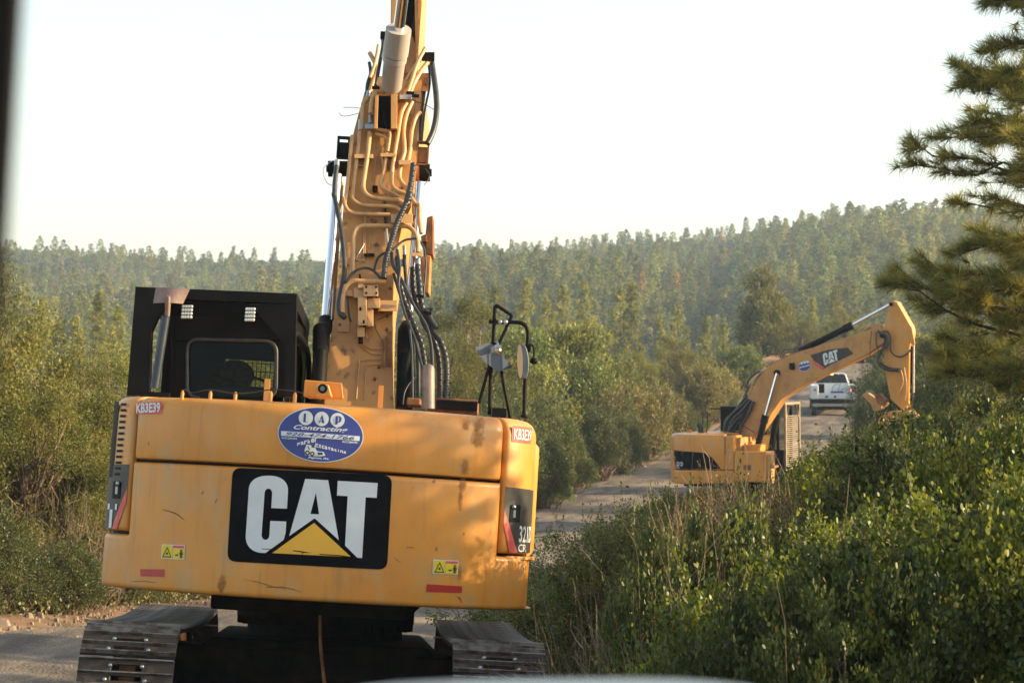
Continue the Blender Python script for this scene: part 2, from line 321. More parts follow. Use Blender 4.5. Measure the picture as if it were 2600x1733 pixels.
# road strip (u across, v along)
ry = np.concatenate([np.arange(-40, 8, 1.5), np.arange(8, 60, .3), np.arange(60, 176, 1.0)])
ru = np.linspace(0, 1, 61)
RY, RU = np.meshgrid(ry, ru, indexing='ij')
wob = .35*vnoise(RY, RY*0, 1.7, 9) + .2*vnoise(RY, RY*0, .6, 11)
xa = XL(RY) - .1 + wob; xb = XR(RY) + .15 + wob
RXX = xa + (xb-xa)*RU
rut = -.035*(np.exp(-((RU-.33)/.05)**2)+np.exp(-((RU-.60)/.05)**2)) + .02*vnoise(RXX, RY, .9, 4) + .012*vnoise(RXX, RY, .33, 6)
RZZ = ground_z(np.clip(RXX, XL(RY)-.05, XR(RY)+.05), RY, True) + .035 + rut - .09*(np.maximum(.04-RU, 0)+np.maximum(RU-.96, 0))/.04
def road_mat():
    m = mat('gravel_road', (0.20, 0.155, 0.12), 0.95, spec=.15); nt = m.node_tree; N = nt.nodes; L = nt.links; b = N['Principled BSDF']
    uv = N.new('ShaderNodeUVMap'); tc = N.new('ShaderNodeTexCoord')
    def noise(sc, vec, dt=8, ro=.6):
        n = N.new('ShaderNodeTexNoise'); n.inputs['Scale'].default_value = sc; n.inputs['Detail'].default_value = dt; n.inputs['Roughness'].default_value = ro; L.new(vec, n.inputs['Vector']); return n.outputs[0]
    def ramp(v, a, c0, c1, b1=None):
        r = N.new('ShaderNodeValToRGB'); r.color_ramp.elements[0].position = a; r.color_ramp.elements[1].position = b1 or a+.2
        r.color_ramp.elements[0].color = (*c0, 1); r.color_ramp.elements[1].color = (*c1, 1); L.new(v, r.inputs[0]); return r.outputs[0]
    mp = N.new('ShaderNodeMapping'); mp.inputs['Scale'].default_value = (9, .18, 1); L.new(uv.outputs[0], mp.inputs['Vector'])
    lanes = ramp(noise(1.6, mp.outputs[0], 5), .38, (0.125, 0.117, 0.108), (0.29, 0.258, 0.215), .62)
    peb = ramp(noise(38, tc.outputs['Object'], 6, .75), .36, (.45, .43, .42), (1.45, 1.4, 1.35), .68)
    big = ramp(noise(.55, tc.outputs['Object'], 6), .4, (.82, .8, .8), (1.18, 1.1, 1.0), .62)
    v1 = N.new('ShaderNodeVectorMath'); v1.operation = 'MULTIPLY'; L.new(lanes, v1.inputs[0]); L.new(peb, v1.inputs[1])
    v2 = N.new('ShaderNodeVectorMath'); v2.operation = 'MULTIPLY'; L.new(v1.outputs[0], v2.inputs[0]); L.new(big, v2.inputs[1])
    L.new(v2.outputs[0], b.inputs['Base Color'])
    vo = N.new('ShaderNodeTexVoronoi'); vo.inputs['Scale'].default_value = 26; L.new(tc.outputs['Object'], vo.inputs['Vector'])
    bp = N.new('ShaderNodeBump'); bp.inputs['Strength'].default_value = .7; bp.inputs['Distance'].default_value = .03
    mm = N.new('ShaderNodeMath'); mm.operation = 'SUBTRACT'; L.new(noise(14, tc.outputs['Object'], 9, .7), mm.inputs[0]); L.new(vo.outputs[0], mm.inputs[1])
    L.new(mm.outputs[0], bp.inputs['Height']); L.new(bp.outputs[0], b.inputs['Normal']); return m
me = grid_mesh(RXX, RY, RZZ, np.stack([RU, RY], -1)); me.materials.append(road_mat())
road = link_mesh('road', me); tag(road, 'grey brown gravel road winding down and up through the brush', kind='structure')
# reddish cut bank at the far bend
by = np.linspace(0, 1, 26); bu = np.linspace(0, 1, 40); BV, BU = np.meshgrid(by, bu, indexing='ij')
bx0 = 14.5 + 22*BU; by0 = 147 + 9*BU + 7*BV
bz0 = -.1 + BV*(.25 + 1.5*np.sin(np.clip(BU*1.15, 0, 1)*math.pi)**.8) + .3*vnoise(bx0, by0, 1.6, 8)*BV
M_bank = mat('red_dirt', (0.42, 0.20, 0.11), 0.95, 0, (0.50, 0.29, 0.17), 1.2, 9, (0.35, 0.65), bump=0.8, bscale=5, spec=.1)
me = grid_mesh(bx0, by0, bz0); me.materials.append(M_bank)
tag(link_mesh('hillside', me), 'bare reddish dirt cut bank at the far bend behind the white truck', kind='structure')
# loose stones and gravel along the edges
def stones(name, n, rngx, lab):
    mb = MB(); r = np.random.default_rng(5)
    for i in range(n):
        y, x, s = rngx(r); z = gz(x, y) + .02
        a = r.uniform(0, 6.28, 6); q = []
        for k in range(6): q.append((x+math.cos(k*1.047+r.uniform(-.3,.3))*s*r.uniform(.6,1.1), y+math.sin(k*1.047+r.uniform(-.3,.3))*s*r.uniform(.6,1.1), z))
        top = [(x+(p[0]-x)*.55, y+(p[1]-y)*.55, z+s*r.uniform(.3,.6)) for p in q]
        mb.prism(top, [(p[0], p[1], z-.05) for p in q])
    o = mb.build(name, mat(name+'_rock', (0.26, 0.20, 0.15), 0.9, 0, (0.16, 0.11, 0.08), 3, 6, (.4, .6)), smooth=0)
    return tag(o, lab, 'gravel', kind='stuff')
def _edge(r):
    y = r.uniform(22, 100) if r.random() < .8 else r.uniform(20, 34)
    if r.random() < .75: x = float(XL(y)) + r.normal(-.15, .45)
    else: x = float(XR(y)) + r.normal(0, .3)
    return y, x, r.exponential(.009)*(1+y/60) + .006
stones('gravel', 3000, _edge, 'loose pale stones scattered along the edges of the gravel road')

# ================================================================== VEGETATION
def leaf_mesh(name, P, T, L, W, col, mt, shape='rhomb', r=None, nrm=None):
    """many small leaf faces; P base points, T unit directions, L length, W width, col per leaf"""
    r = r or np.random.default_rng(1); n = len(P)
    if nrm is None: nrm = r.normal(size=(n, 3))
    B = np.cross(T, nrm); B /= np.linalg.norm(B, axis=1, keepdims=True) + 1e-9
    tpl = {'rhomb': [(0,0),(.45,-.5),(1,0),(.45,.5)], 'tri': [(0,-.5),(1,0),(0,.5)],
           'hex': [(0,0),(.3,-.42),(.75,-.42),(1,0),(.75,.42),(.3,.42)]}[shape]
    k = len(tpl)
    V = np.empty((n, k, 3), np.float32)
    for i, (u, v) in enumerate(tpl): V[:, i] = P + T*(u*L)[:, None] + B*(v*W)[:, None]
    me = bpy.data.meshes.new(name)
    me.vertices.add(n*k); me.vertices.foreach_set('co', V.ravel())
    me.loops.add(n*k); me.loops.foreach_set('vertex_index', np.arange(n*k, dtype=np.int32))
    me.polygons.add(n); me.polygons.foreach_set('loop_start', np.arange(0, n*k, k, dtype=np.int32)); me.polygons.foreach_set('loop_total', np.full(n, k, np.int32))
    at_ = me.attributes.new('Col', 'FLOAT_COLOR', 'POINT')
    cc = np.ones((n, k, 4), np.float32); cc[:, :, :3] = np.clip(col, 0, 1)[:, None, :]
    at_.data.foreach_set('color', cc.ravel())
    me.materials.append(mt); me.update(); return me
def twig_arrays(A, B, ra, rb):
    """3-sided tapered sticks"""
    A = np.asarray(A, float); B = np.asarray(B, float); n = len(A)
    D = B-A; D /= np.linalg.norm(D, axis=1, keepdims=True)+1e-9
    U = np.cross(D, np.array([.3,.5,.8])); U /= np.linalg.norm(U, axis=1, keepdims=True)+1e-9; W = np.cross(D, U)
    V = np.empty((n, 6, 3))
    for k in range(3):
        a = 2.0944*k; d = U*math.cos(a)+W*math.sin(a)
        V[:, k] = A + d*np.asarray(ra)[:, None]; V[:, k+3] = B + d*np.asarray(rb)[:, None]
    F = np.array([[0,1,4,3],[1,2,5,4],[2,0,3,5]])[None] + (np.arange(n)*6)[:, None, None]
    return V.reshape(-1, 3), F.reshape(-1, 4)
def stick_mesh(name, segs, mt):
    A = np.array([s[0] for s in segs]); B = np.array([s[1] for s in segs]); ra = np.array([s[2] for s in segs]); rb = np.array([s[3] for s in segs])
    V, F = twig_arrays(A, B, ra, rb); me = bpy.data.meshes.new(name)
    me.vertices.add(len(V)); me.vertices.foreach_set('co', V.astype(np.float32).ravel())
    me.loops.add(F.size); me.loops.foreach_set('vertex_index', F.ravel().astype(np.int32))
    me.polygons.add(len(F)); me.polygons.foreach_set('loop_start', np.arange(0, F.size, 4, dtype=np.int32)); me.polygons.foreach_set('loop_total', np.full(len(F), 4, np.int32))
    me.materials.append(mt); me.update(); me.polygons.foreach_set('use_smooth', [True]*len(F)); return me
def limb(segs, p, q, r0, r1, r, bend=.15, n=4):
    p = np.array(p, float); q = np.array(q, float); L = np.linalg.norm(q-p); pts = [p]
    off = r.normal(size=3)*L*bend
    for i in range(1, n+1):
        t = i/n; pts.append(p+(q-p)*t + off*math.sin(t*math.pi) + (r.normal(size=3)*L*.03 if i < n else 0))
    for i in range(n):
        a = r0+(r1-r0)*i/n; b = r0+(r1-r0)*(i+1)/n; segs.append((pts[i], pts[i+1], a, b))
    return pts
def colors(r, n, base, base2=None, cl=None, var=.28):
    c = np.array(base)[None]*np.ones((n, 1))
    if base2 is not None:
        t = np.clip(r.normal(.35, .35, n), 0, 1) if cl is None else np.clip(cl + r.normal(0, .2, n), 0, 1)
        c = c*(1-t[:, None]) + np.array(base2)[None]*t[:, None]
    return c*np.clip(r.normal(1, var, n), .35, 1.9)[:, None]
def unit(v): return v/(np.linalg.norm(v, axis=1, keepdims=True)+1e-9)

def bush(seed, R, H, nclump, cr, nleaf, LL, LW, c1, c2, mt, shape='rhomb', up=.5, z0=.12, squash=.8, nlimb=16, bark='bark_dark', stemr=.02, trunk=None, spike=0, fill=.55, conic=0., flatleaf=False, barestick=0):
    """rounded irregular crown of leaf clumps on limbs -> (foliage mesh, stems mesh)"""
    r = np.random.default_rng(seed)
    lob = r.normal(size=(5, 3)); lob = unit(lob)
    cen = []
    while len(cen) < nclump:
        d = unit(r.normal(size=(1, 3)))[0]
        if d[2] < -.45: continue
        rad = .78 + .34*max(0, max(lob @ d))**3 - .18*(vnoise(d[0]*3+9, d[1]*3+d[2]*5, 1, seed)+.5)
        rad *= (1 - fill*r.random()**1.7)
        z = d[2]*rad
        w = 1 - conic*max(0, z)
        cen.append((d[0]*rad*w*R, d[1]*rad*w*R, z0*H + (z+.45)/1.45*(1-z0)*H))
    cen = np.array(cen); crs = cr*r.uniform(.6, 1.3, nclump)
    cc = np.clip(r.normal(.4, .3, nclump), 0, 1)
    ids = np.repeat(np.arange(nclump), nleaf); n = len(ids)
    dv = unit(r.normal(size=(n, 3)))*(r.random((n, 1))**.45); dv[:, 2] *= squash
    P = cen[ids] + dv*crs[ids][:, None]
    out = unit(P-np.array([0, 0, H*.35])); T = unit(out*.6 + r.normal(size=(n, 3))*.75 + np.array([0, 0, up]))
    L = LL*r.uniform(.6, 1.3, n); W = LW*r.uniform(.7, 1.25, n)
    if spike:
        k = r.integers(0, nclump, spike); topz = cen[k]
        m = 16; ids2 = np.repeat(np.arange(spike), m); h = r.random(len(ids2))
        dirs = unit(out[k*nleaf]*.5 + np.array([0, 0, 1.1]) + r.normal(size=(spike, 3))*.25); ln = cr*r.uniform(1.2, 2.6, spike)
        P2 = topz[ids2] + dirs[ids2]*(ln[ids2]*h)[:, None] + r.normal(size=(len(ids2), 3))*LL*.3
        P = np.vstack([P, P2]); T = np.vstack([T, unit(dirs[ids2]+r.normal(size=(len(ids2), 3))*.7)]); L = np.r_[L, LL*r.uniform(.6, 1.2, len(ids2))]; W = np.r_[W, LW*r.uniform(.6, 1.2, len(ids2))]
        ids = np.r_[ids, k[ids2]]
    col = colors(r, len(P), c1, c2, cc[ids])
    fm = leaf_mesh('foliage', P, T, L, W, col, mt, shape, r)
    segs = []
    base = np.array([0, 0, -.15])
    if trunk:
        tp = limb(segs, (0, 0, -.3), (r.normal()*R*.08, r.normal()*R*.08, H*trunk[1]), trunk[0], trunk[0]*.35, r, .04, 6)
    for i in r.permutation(nclump)[:nlimb]:
        s = base + r.normal(size=3)*[stemr*3, stemr*3, 0] if not trunk else tp[min(6, max(1, int(6*min(1, cen[i][2]/H*.75))))]
        q = limb(segs, s, cen[i], stemr*r.uniform(.7, 1.2), stemr*.3, r, .12, 5)
        for j in range(3):
            k = int(r.integers(2, 5)); e = cen[int(r.integers(nclump))]; dd = e-q[k]; dd *= min(1, cr*2.2/(np.linalg.norm(dd)+1e-6))
            limb(segs, q[k], q[k]+dd, stemr*.35, stemr*.12, r, .1, 3)
    for i in range(barestick):
        e = cen[int(r.integers(nclump))]; d = e-base; d /= np.linalg.norm(d); d = d + r.normal(size=3)*.3
        p = e - d*cr; limb(segs, p, p+d*cr*r.uniform(1.5, 3.2), stemr*.3, stemr*.08, r, .12, 3)
    sm = stick_mesh('stems', segs, M[bark])
    return fm, sm
def conifer(seed, H, R, nbr, cstep, cr, nleaf, LL, LW, c1, c2, base=.16, top_round=.8, shape='rhomb', trunk=.16, droop=.0, gap=.25, bark='bark_dark'):
    r = np.random.default_rng(seed); segs = []; lean = r.normal(size=2)*H*.015
    tpts = [np.array([lean[0]*t, lean[1]*t, H*t-.4*(1-t)]) for t in np.linspace(0, 1, 9)]
    for i in range(8): segs.append((tpts[i], tpts[i+1], trunk*(1-i/8)+.02, trunk*(1-(i+1)/8)+.02))
    cen = []; outs = []; cz = []
    for b in range(nbr):
        t = (b+r.random())/nbr; t = t**.92
        if r.random() < gap*.5 and t < .6: continue
        z = H*(base+(1-base)*t); ln = (R*(1-t)**top_round)*r.uniform(.55, 1.12)+.12*R*(1-t)+.1
        az = b*2.39996 + r.normal()*.5; d = np.array([math.cos(az), math.sin(az), 0])
        p0 = np.array([lean[0]*t, lean[1]*t, z]); rise = r.uniform(-.05, .35)*(1 if t > .4 else .4) - droop
        p1 = p0 + d*ln + np.array([0, 0, ln*rise]); limb(segs, p0, p1, trunk*.28*(1-t*.6), .012, r, .06, 3)
        k = max(1, int(ln/cstep))
        for i in range(k+1):
            f = .3+.7*(i+1)/(k+1) if k else 1
            c = p0+(p1-p0)*f + r.normal(size=3)*cr*.35; cen.append(c); outs.append(d)
            if f > .5 and r.random() < .7:
                sd = np.array([-d[1], d[0], .1])*r.choice([-1, 1]); cen.append(c+sd*cr*r.uniform(.6, 1.3)*f); outs.append(unit((d+sd*.6)[None])[0])
    cen.append(tpts[-1]-np.array([0, 0, cr*.2])); outs.append(np.array([0, 0, 1.])); cen = np.array(cen); shr = 1.08-.72*np.clip(cen[:, 2]/H, 0, 1)**1.6; outs = np.array(outs); nc = len(cen)
    cc = np.clip(r.normal(.4, .3, nc), 0, 1)
    ids = np.repeat(np.arange(nc), nleaf); n = len(ids)
    dv = unit(r.normal(size=(n, 3)))*(r.random((n, 1))**.5); dv[:, 2] *= .55
    P = cen[ids]+dv*cr*(shr*r.uniform(.7, 1.2, nc))[ids][:, None]
    T = unit(outs[ids]*.7+dv*.9+np.array([0, 0, .45])+r.normal(size=(n, 3))*.35)
    col = colors(r, n, c1, c2, cc[ids])
    fm = leaf_mesh('crown', P, T, LL*r.uniform(.6, 1.3, n)*(.35+.65*shr[ids]), LW*r.uniform(.7, 1.3, n), col, M['needle'], shape, r)
    return fm, stick_mesh('trunk', segs, M[bark])

JUN1, JUN2 = (0.075, 0.095, 0.024), (0.215, 0.20, 0.048)
OAK1, OAK2 = (0.088, 0.110, 0.042), (0.16, 0.165, 0.06)
TAN1, TAN2 = (0.12, 0.125, 0.055), (0.22, 0.185, 0.085)
GRN1, GRN2 = (0.075, 0.125, 0.028), (0.15, 0.19, 0.04)
PIN1, PIN2 = (0.11, 0.135, 0.035), (0.23, 0.22, 0.05)
DRY1, DRY2 = (0.15, 0.095, 0.038), (0.07, 0.075, 0.028)
MAN1, MAN2 = (0.035, 0.066, 0.018), (0.14, 0.165, 0.035)
PROTO = {}
# near shrubs, unit about 1.2 m radius, 1.6 m tall
for i in range(2):
    MAN1, MAN2 = ((0.036, 0.058, 0.022), (0.13, 0.15, 0.045)) if i == 0 else ((0.08, 0.12, 0.022), (0.25, 0.26, 0.045))  # second variant: sunlight painted into brighter yellow-green leaf colours
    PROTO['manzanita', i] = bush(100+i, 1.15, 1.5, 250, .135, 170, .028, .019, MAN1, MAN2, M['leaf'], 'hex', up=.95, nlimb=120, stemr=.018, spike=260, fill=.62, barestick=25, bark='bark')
    PROTO['scrub_oak', i] = bush(110+i, 1.15, 1.7, 230, .15, 150, .027, .017, OAK1, OAK2, M['leaf'], 'hex', up=.35, nlimb=110, stemr=.016, spike=330, fill=.62, barestick=110, bark='bark')
PROTO['catclaw', 0] = bush(120, 1.2, 1.5, 230, .17, 110, .020, .009, DRY1, DRY2, M['leaf'], 'rhomb', up=.2, nlimb=150, stemr=.012, spike=160, fill=.7, barestick=520, bark='twig')
PROTO['dead', 0] = bush(121, 1.4, 1.2, 160, .22, 14, .022, .009, DRY1, DRY2, M['leaf'], 'rhomb', up=.3, nlimb=40, stemr=.012, fill=.5, barestick=260, bark='twig')
# shrubs across the road, 25 m and more away
for i in range(2):
    PROTO['verge_oak', i] = bush(130+i, 1.5, 2.3, 300, .24, 110, .055, .034, (0.06,0.085,0.035), TAN1, M['leaf'], 'rhomb', up=.4, nlimb=40, stemr=.03, spike=120, bark='bark')
    PROTO['tan_shrub', i] = bush(140+i, 1.4, 2.0, 220, .26, 50, .085, .045, TAN1, TAN2, M['leaf'], 'rhomb', up=.5, nlimb=50, stemr=.022, spike=120, bark='twig')
    PROTO['juniper', i] = bush(150+i, 2.1, 4.3, 120, .38, 480, .05, .024, JUN1, JUN2, M['needle'], 'rhomb', up=.05, z0=.06, squash=.9, nlimb=70, stemr=.05, trunk=(.16, .8), conic=.35, fill=.5, bark='bark')
PROTO['green_shrub', 0] = bush(160, 1.3, 1.4, 240, .24, 60, .07, .038, GRN1, GRN2, M['leaf'], 'rhomb', up=.5, nlimb=20, stemr=.02)
PROTO['oak_tree', 0] = bush(161, 2.6, 4.6, 330, .5, 60, .15, .09, GRN1, OAK2, M['leaf'], 'rhomb', up=.3, z0=.1, nlimb=60, stemr=.06, trunk=(.14, .7), fill=.5)
PROTO['oak_tree', 1] = bush(162, 2.8, 4.4, 320, .5, 60, .15, .09, OAK1, (0.22, 0.22, 0.055), M['leaf'], 'rhomb', up=.3, z0=.1, nlimb=60, stemr=.06, trunk=(.14, .7), fill=.5)
# tall pines in the valley
for i in range(4):
    PROTO['pine', i] = conifer(170+i, 13, [3.5, 3.0, 3.3, 2.8][i], [70, 80, 64, 72][i], .7, .5, 30, .36, .11, (0.15, 0.18, 0.045), (0.31, 0.29, 0.06), base=[.2, .12, .28, .15][i], top_round=[1.0, 1.1, .9, 1.05][i], trunk=.2)
PROTO['round_pine', 0] = bush(175, 2.3, 9.5, 420, .55, 60, .30, .06, (0.11, 0.13, 0.035), (0.20, 0.18, 0.045), M['needle'], 'rhomb', up=.5, z0=.22, nlimb=110, stemr=.07, trunk=(.22, .85), conic=.2, fill=.6)
# small trees for the far slopes
for i in range(4):
    PROTO['far_pine', i] = conifer(180+i, 7.6, [1.9, 1.5, 2.1, 1.7][i], [36, 42, 32, 38][i], .8, .5, 16, .42, .20, PIN1, PIN2, base=[.18, .12, .3, .1][i], top_round=[.9, 1.0, .75, .95][i], trunk=.14)
for i in range(2):
    PROTO['far_oak', i] = bush(190+i, 2.4, 3.2, 90, .5, 18, .38, .26, OAK1, PIN2, M['needle'], 'rhomb', up=.4, z0=.02, nlimb=6, stemr=.05)

EXT = {}
for k_, (f_, s_) in PROTO.items():
    n_ = len(f_.vertices); v_ = np.empty(n_*3, np.float32); f_.vertices.foreach_get('co', v_); v_ = v_.reshape(-1, 3)
    EXT[k_] = (float(np.percentile(v_[:, 2], 97.5)), float(np.percentile(np.hypot(v_[:, 0], v_[:, 1]), 95)))
def tree_at(proto, i, x, y, name, label, cat, group, sc=1.0, scz=None, rot=None, parts=('foliage', 'stems'), z=None, dz=-.03, tilt=0):
    fm, sm = PROTO[proto, i]
    e = thing(name, label, cat, None, group)
    e.location = (x, y, (gz(x, y) if z is None else z)+dz)
    e.rotation_euler = (tilt, tilt*.5, random.uniform(0, 6.28) if rot is None else rot)
    e.scale = (sc, sc, scz if scz else sc)
    link_mesh(parts[1], sm, e); link_mesh(parts[0], fm, e)
    return e
def dx2x(dx, d): return (dx-1176)/5300*d
def put(proto, i, dx, d, top, name, label, cat, group, wid=None, parts=('foliage', 'stems'), ph=None, z=None, rot=None):
    """dx: column, d: distance, top: row of the top -> real size"""
    H, R = EXT[proto, i]
    x = dx2x(dx, d); g = gz(x, d) if z is None else z; zt = (850-top)/5300*d
    sz = max(.35, (zt-g)/H); sx = (wid/5300*d/2/R) if wid else sz
    if proto == 'dead': pass
    elif 'pine' not in proto: sx = max(sx, sz*(.78 if proto == 'juniper' else .68))
    elif proto == 'pine': sx = max(sx, sz*.62)
    return tree_at(proto, i, x, d, name, label, cat, group, sx, sz, parts=parts, z=z, rot=rot)

# ================================================================== EXCAVATORS: shared shapes in the machine's own frame
TR, TPH, TRC = 2.0, R_(38.5), .503
S1 = TR*TPH; S2 = S1 + TRC*(math.pi/2-TPH); XS = (TR-TRC)*math.sin(TPH)+TRC; YS = -(TR-TRC)*math.cos(TPH)
def plan(s):
    a = abs(s); g = 1 if s >= 0 else -1
    if a <= S1: p = a/TR; return TR*math.sin(p)*g, -TR*math.cos(p), math.sin(p)*g, -math.cos(p)
    if a <= S2: p = TPH+(a-S1)/TRC; return ((TR-TRC)*math.sin(TPH)+TRC*math.sin(p))*g, YS-TRC*math.cos(p), math.sin(p)*g, -math.cos(p)
    return XS*g, YS+a-S2, float(g), 0.
def onp(s, z, off=0.):
    x, y, nx, ny = plan(s); return Vector((x+nx*off, y+ny*off, z))
SS = np.linspace(-3.6, 3.6, 1441); PP = np.array([plan(s)[:2] for s in SS])
class Frame:
    """machine frame with inverse projection of photo pixels"""
    def __init__(s, Mx): s.M = Mx; s.I = Mx.inverted(); s.o = s.I @ Vector((0,0,0))
    def d(s, px): return (s.I.to_3x3() @ ray(*px))
    def y(s, px, ly): d = s.d(px); return s.o + d*((ly-s.o.y)/d.y)
    def x(s, px, lx): d = s.d(px); return s.o + d*((lx-s.o.x)/d.x)
    def plane(s, px, p0, n, off=0):
        d = s.d(px); t = (Vector(p0)-s.o).dot(n) + off; return s.o + d*(t/d.dot(n))
    def tail(s, px):
        d = s.d(px); a = PP[:-1]; e = PP[1:]-PP[:-1]; ox, oy = s.o.x, s.o.y
        det = d.x*(-e[:,1]) + e[:,0]*d.y
        with np.errstate(all='ignore'):
            t = ((a[:,0]-ox)*(-e[:,1]) + e[:,0]*(a[:,1]-oy))/det; u = (d.x*(a[:,1]-oy)-d.y*(a[:,0]-ox))/det
        ok = (u >= -1e-6) & (u <= 1+1e-6) & (t > 0)
        if not ok.any():
            c = np.abs((PP[:,0]-ox)*d.y-(PP[:,1]-oy)*d.x); i = c.argmin(); tt = ((PP[i,0]-ox)*d.x+(PP[i,1]-oy)*d.y)/(d.x**2+d.y**2); return (SS[i], s.o.z+tt*d.z)
        i = np.where(ok, t, 1e9).argmin(); return (SS[i]+u[i]*(SS[1]-SS[0]), s.o.z+t[i]*d.z)
def Mat(T, yaw, pitch, roll):
    return Matrix.Translation(T) @ Matrix.Rotation(R_(yaw), 4, 'Z') @ Matrix.Rotation(R_(pitch), 4, 'X') @ Matrix.Rotation(R_(roll), 4, 'Y')
ML1 = Mat((-1.41, 16.7, -2.78), 3.5, -4.0, 3.4); MU1 = Mat((-1.41, 16.7, -2.78), 0.2, -4.0, 3.4)
U1 = Frame(MU1); L1 = Frame(ML1)

def cut_flat(polys, step=.05):
    """polys = [outer, hole, ...] in (s,z); returns flat cut mesh data"""
    tri = tessellate_polygon([[Vector((p[0], p[1], 0)) for p in q] for q in polys]); pts = [p for q in polys for p in q]
    bm = bmesh.new(); vs_ = [bm.verts.new((p[0], p[1], 0)) for p in pts]
    for t in tri:
        try: bm.faces.new([vs_[i] for i in t])
        except ValueError: pass
    s0 = min(p[0] for p in pts); s1 = max(p[0] for p in pts); k = math.ceil(s0/step)*step
    while k < s1:
        bmesh.ops.bisect_plane(bm, geom=bm.verts[:]+bm.edges[:]+bm.faces[:], plane_co=(k,0,0), plane_no=(1,0,0)); k += step
    bm.verts.index_update()
    V = [tuple(v.co) for v in bm.verts]; Fc = [tuple(v.index for v in f.verts) for f in bm.faces]; bm.free(); return V, Fc
def wrap(V, Fc, off, mb, thick=.0025):
    n = len(V); A = [onp(v[0], v[1], off) for v in V]
    mb.add(A, Fc); return mb
def decal(polys, off, mb, step=.05):
    V, Fc = cut_flat(polys, step); return wrap(V, Fc, off, mb)
def text_flat(txt, bold=0.0, shear=0.0, spacing=1.0):
    cu = bpy.data.curves.new('t', 'FONT'); cu.body = txt; cu.offset = bold; cu.shear = shear; cu.space_character = spacing; cu.resolution_u = 3
    ob = bpy.data.objects.new('t', cu); me = bpy.data.meshes.new_from_object(ob)
    V = [tuple(v.co) for v in me.vertices]; Fc = [tuple(p.vertices) for p in me.polygons]
    bpy.data.objects.remove(ob); bpy.data.meshes.remove(me); bpy.data.curves.remove(cu)
    x0 = min(v[0] for v in V); x1 = max(v[0] for v in V); y0 = min(v[1] for v in V); y1 = max(v[1] for v in V)
    return [((v[0]-x0)/(x1-x0), (v[1]-y0)/(y1-y0)) for v in V], Fc
def text_quad(mb, txt, quad, off, bold=0., shear=0., spacing=1., fn=onp):
    """quad: (s,z) of lower-left, lower-right, upper-right, upper-left"""
    V, Fc = text_flat(txt, bold, shear, spacing); a, b, c, d = [np.array(q) for q in quad]
    P = [(a*(1-u)+b*u)*(1-v)+(d*(1-u)+c*u)*v for u, v in V]
    return mb.add([fn(p[0], p[1], off) for p in P], Fc)
def rrect(x0, z0, x1, z1, r, n=5):
    o = []
    for cx, cz, a0 in ((x1-r, z1-r, 0), (x0+r, z1-r, 90), (x0+r, z0+r, 180), (x1-r, z0+r, 270)):
        for k in range(n+1): a = R_(a0+90*k/n); o.append((cx+r*math.cos(a), cz+r*math.sin(a)))
    return o
def oval(cx, cz, rx, rz, n=40): return [(cx+rx*math.cos(2*math.pi*k/n), cz+rz*math.sin(2*math.pi*k/n)) for k in range(n)]
def panel(poly, r=.02, skirt=.07, rtop=None):
    """raised rounded panel hugging the tail: poly = axis-aligned outline in (s,z)"""
    P = np.array(poly); n = len(P)
    def lines(vals, step):
        o = set()
        for v in vals:
            for q in (0, .12, .35, .7, 1.15): o.add(round(v+r*q, 5)); o.add(round(v-r*q, 5))
        lo, hi = min(vals), max(vals); k = lo
        while k < hi:
            if all(abs(k-v) > 1.3*r for v in vals): o.add(round(k, 5))
            k += step
        return sorted(x for x in o if lo-1e-9 <= x <= hi+1e-9)
    sl = lines(sorted(set(P[:,0])), .06); zl = lines(sorted(set(P[:,1])), .2)
    def inside(x, z):
        c = False
        for i in range(n):
            x0, z0 = P[i]; x1, z1 = P[(i+1)%n]
            if (z0 > z) != (z1 > z) and x < (x1-x0)*(z-z0)/(z1-z0)+x0: c = not c
        return c
    def dist(x, z):
        m = 9
        for i in range(n):
            a = P[i]; b = P[(i+1)%n]; ab = b-a; t = np.clip(np.dot((x, z)-a, ab)/np.dot(ab, ab), 0, 1); m = min(m, np.hypot(*((x, z)-(a+ab*t))))
        return m
    bm = bmesh.new(); vd = {}
    def vert(i, j):
        if (i, j) not in vd:
            d = dist(sl[i], zl[j]); off = -(r-math.sqrt(max(0, r*r-(r-d)**2))) if d < r else 0.
            vd[i, j] = bm.verts.new(onp(sl[i], zl[j], off))
        return vd[i, j]
    for i in range(len(sl)-1):
        for j in range(len(zl)-1):
            if inside((sl[i]+sl[i+1])/2, (zl[j]+zl[j+1])/2): bm.faces.new((vert(i,j), vert(i+1,j), vert(i+1,j+1), vert(i,j+1)))
    be = [e for e in bm.edges if len(e.link_faces) == 1]
    ret = bmesh.ops.extrude_edge_only(bm, edges=be)
    nv = {v for v in ret['geom'] if isinstance(v, bmesh.types.BMVert)}
    for v in nv:
        h = Vector((v.co.x, v.co.y, 0)); nn = Vector((0, 0, 0))
        if abs(v.co.x) >= XS-.1 and v.co.y > YS: nn = Vector((math.copysign(1, v.co.x), 0, 0))
        else: nn = h.normalized()
        v.co -= nn*skirt
    bm.verts.index_update(); mb = MB(); mb.add([v.co[:] for v in bm.verts], [tuple(v.index for v in f.verts) for f in bm.faces]); bm.free(); return mb
